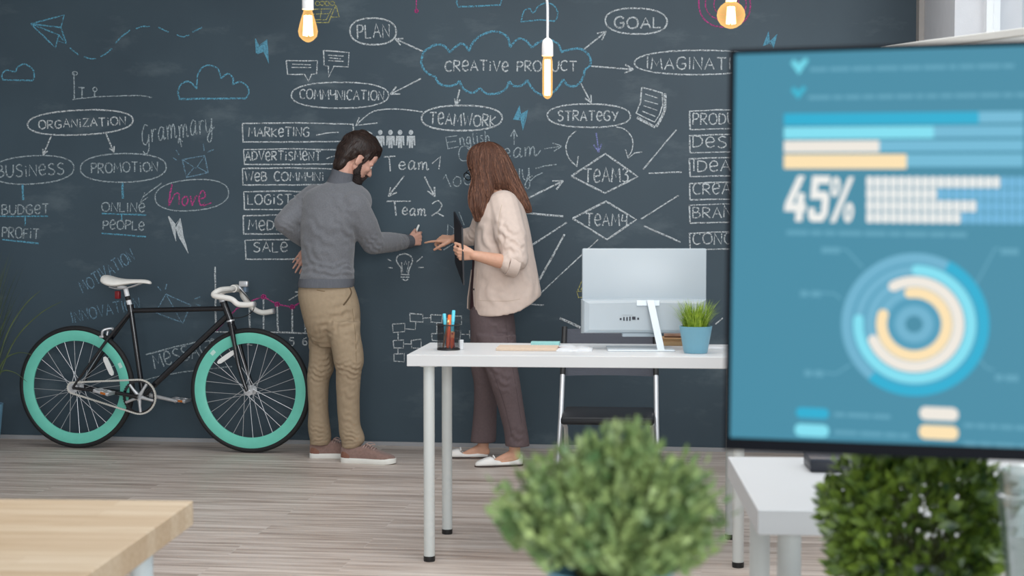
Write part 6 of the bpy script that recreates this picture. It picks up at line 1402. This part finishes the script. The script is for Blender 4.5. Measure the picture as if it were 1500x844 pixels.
# far front edge of the open jacket
u = MB(); A_ = [P(x, y, 7.80) for x, y in ((690, 395), (687, 418), (684.5, 436), (684, 452))]; B__ = [P(x, y, 7.86) for x, y in ((694, 395), (692, 418), (690, 436), (689, 455))]
u.loft([[a + Vector((0, 0, 0)), b, b + Vector((.006, .004, 0)), a + Vector((.006, .004, 0))] for a, b in zip(A_, B__)]); o = u.build('lapel', Mjk, jk); o.data.transform(inv2)
# shoes
def flat_shoe(heel, toe):
    M_, L = shoe_frame(heel, toe); M_ = inv2 @ M_; w = .042; up = MB(); rings = []; n = 15
    prof = ((.008, .058), (.04, .062), (.12, .052), (.24, .040), (.38, .034), (.50, .034), (.56, .040), (.62, .052), (.70, .050), (.80, .043), (.90, .034), (.96, .026), (.992, .018))
    for t, zt in prof:
        h = outline(L, w, t)*(.82 if t > .75 else .95); r = []; open_ = .05 < t < .57
        for k in range(n):
            a = PI*k/(n-1); hh = -h*math.copysign(abs(math.cos(a))**.6, math.cos(a)); z = .006 + (zt-.006)*math.sin(a)**.7
            if open_ and abs(hh) < h*.80: z = min(z, .014)
            r.append(M_ @ Vector((t*L, hh, z)))
        rings.append(r + [M_ @ Vector((t*L, 0, .004))])
    up.loft(rings); s_ = up.build('shoe', mat('white_leather', (236, 234, 230), .45, var=.02), wom); s_['label'] = 'white flat slip-on shoe'
    m_ = s_.modifiers.new('s', 'SUBSURF'); m_.levels = m_.render_levels = 1
    v = MB(); rings = []
    for t in (0, .03, .1, .25, .45, .65, .8, .9, .97, 1):
        h = outline(L, w, t)*(.84 if t > .75 else .96); rings.append([M_ @ Vector((t*L, y, z)) for y, z in ((-h, 0), (h, 0), (h, .006), (-h, .006))])
    v.loft(rings); v.build('sole', mat('dark_thin_sole', (70, 58, 54), .8), s_, False)
    v = MB(); v.tube(spline([M_ @ Vector((.60*L, -.022, .044)), M_ @ Vector((.615*L, 0, .055)), M_ @ Vector((.60*L, .022, .044))], 5), .004, 8); v.build('bow', mat('white_leather', (236, 234, 230)), s_)
sd2 = Vector((0, .038, 0))
flat_shoe(PF(766, 683.5) + sd2, PF(695, 686) + sd2); flat_shoe(PF(716, 672.5) + sd2, PF(648, 672.5) + sd2)
# glasses
C2 = lambda v: inv2 @ (HW @ (Vector(v)*K)); g = MB()
for s in (-1, 1):
    g.tube([C2((.114, s*.036 + .027*math.cos(a), -.014 + .022*math.sin(a))) for a in (2*PI*k/20 for k in range(20))], .0028, 8, False, True)
    g.tube([C2((.114, s*.062, -.004)), C2((.07, s*.074, .0)), C2((.0, s*.078, -.002))], .0022, 6)
g.tube([C2((.114, -.010, -.010)), C2((.118, 0, -.006)), C2((.114, .010, -.010))], .0022, 6)
tag(g.build('eyeglasses', mat('black_acetate', (12, 12, 14), .3), wom), 'black-rimmed glasses')
# hair: a smooth mass with strands over it
Mlong = hair_mat('long_brown_hair', (52, 30, 22), (112, 74, 56), (14, 14, 1.2))
mb = MB()
rows_fine(mb, [(208.5, 706, 722, 7.765, .03), (212, 698, 729, 7.765, .055), (218, 690, 737, 7.765, .078), (228, 685, 744, 7.765, .092), (240, 685, 750, 7.765, .098), (254, 690, 756, 7.765, .098), (268, 692, 762, 7.765, .095), (278, 692, 766, 7.77, .08)], 36, 2.1)
rows_fine(mb, [(232, 692, 728, 7.735, .06), (248, 693, 728, 7.725, .064), (262, 692, 728, 7.715, .064), (278, 688, 724, 7.695, .058), (292, 686.5, 719, 7.68, .05), (304, 688, 716, 7.67, .040), (314, 693, 711, 7.665, .028), (324, 697, 705, 7.66, .012)], 26, 2.1)
rows_fine(mb, [(232, 712, 745, 7.765, .07), (250, 722, 754, 7.77, .085), (266, 731, 761, 7.77, .085), (280, 740, 768, 7.77, .078), (292, 748, 773, 7.765, .068), (302, 758, 777, 7.765, .055), (311, 766, 779, 7.765, .035)], 26, 2.1)
me = remeshed(mb, .0050, 6); co = get_co(me); no = get_no(me); x = co[:, 0]; z = co[:, 2]; y = co[:, 1]
ang = np.arctan2(y - HW.translation.y, x - HW.translation.x + .25*np.minimum(0, z-1.52))
set_co(me, co + no*(.0030*np.sin(ang*17 + 1.5*np.sin(z*9)) + .0016*np.sin(ang*41 + 2*np.sin(z*17)))[:, None]); hairo = put_mesh(me, 'hair', Mlong, wom)
crw = inv2 @ (HW @ Vector((-.05, 0, .12)))
def flow_w(p):
    d = p - crw; return Vector((d.x*2.2, d.y*2.2, -.22 - max(0, .9*(crw.z - p.z))))
strands(hairo, 'hair_strands', hair_mat('brown_strands', (62, 36, 26), (150, 106, 84), (9, 9, 1)), flow_w, 520, 26, .009, .0019, 9, .0010)
# folder
fa, fb, fc_, fd = P(665.5, 310, 7.66), P(677, 333, 7.455), P(679.5, 418, 7.455), P(667.5, 385, 7.66)
c_ = (fa+fb+fc_+fd)/4; fol = thing('folder', c_, 'slim black folder held upright by the woman', 'folder')
nn = (fb-fa).cross(fd-fa).normalized()*.004; u = MB(); q = [p-c_ for p in (fa, fb, fc_, fd)]; u.loft([[p-nn for p in q], [p+nn for p in q]]); u.build('cover', mat('black_folder', (24, 24, 30), .5, var=.05), fol, False)
u = MB(); q2_ = [p*.94 for p in q]; u.loft([[p-nn*.55 + Vector((0, 0, -.0)) for p in q2_], [p+nn*.55 for p in q2_]]); u.build('papers', mat('white_paper', (232, 234, 236), .7), fol, False)
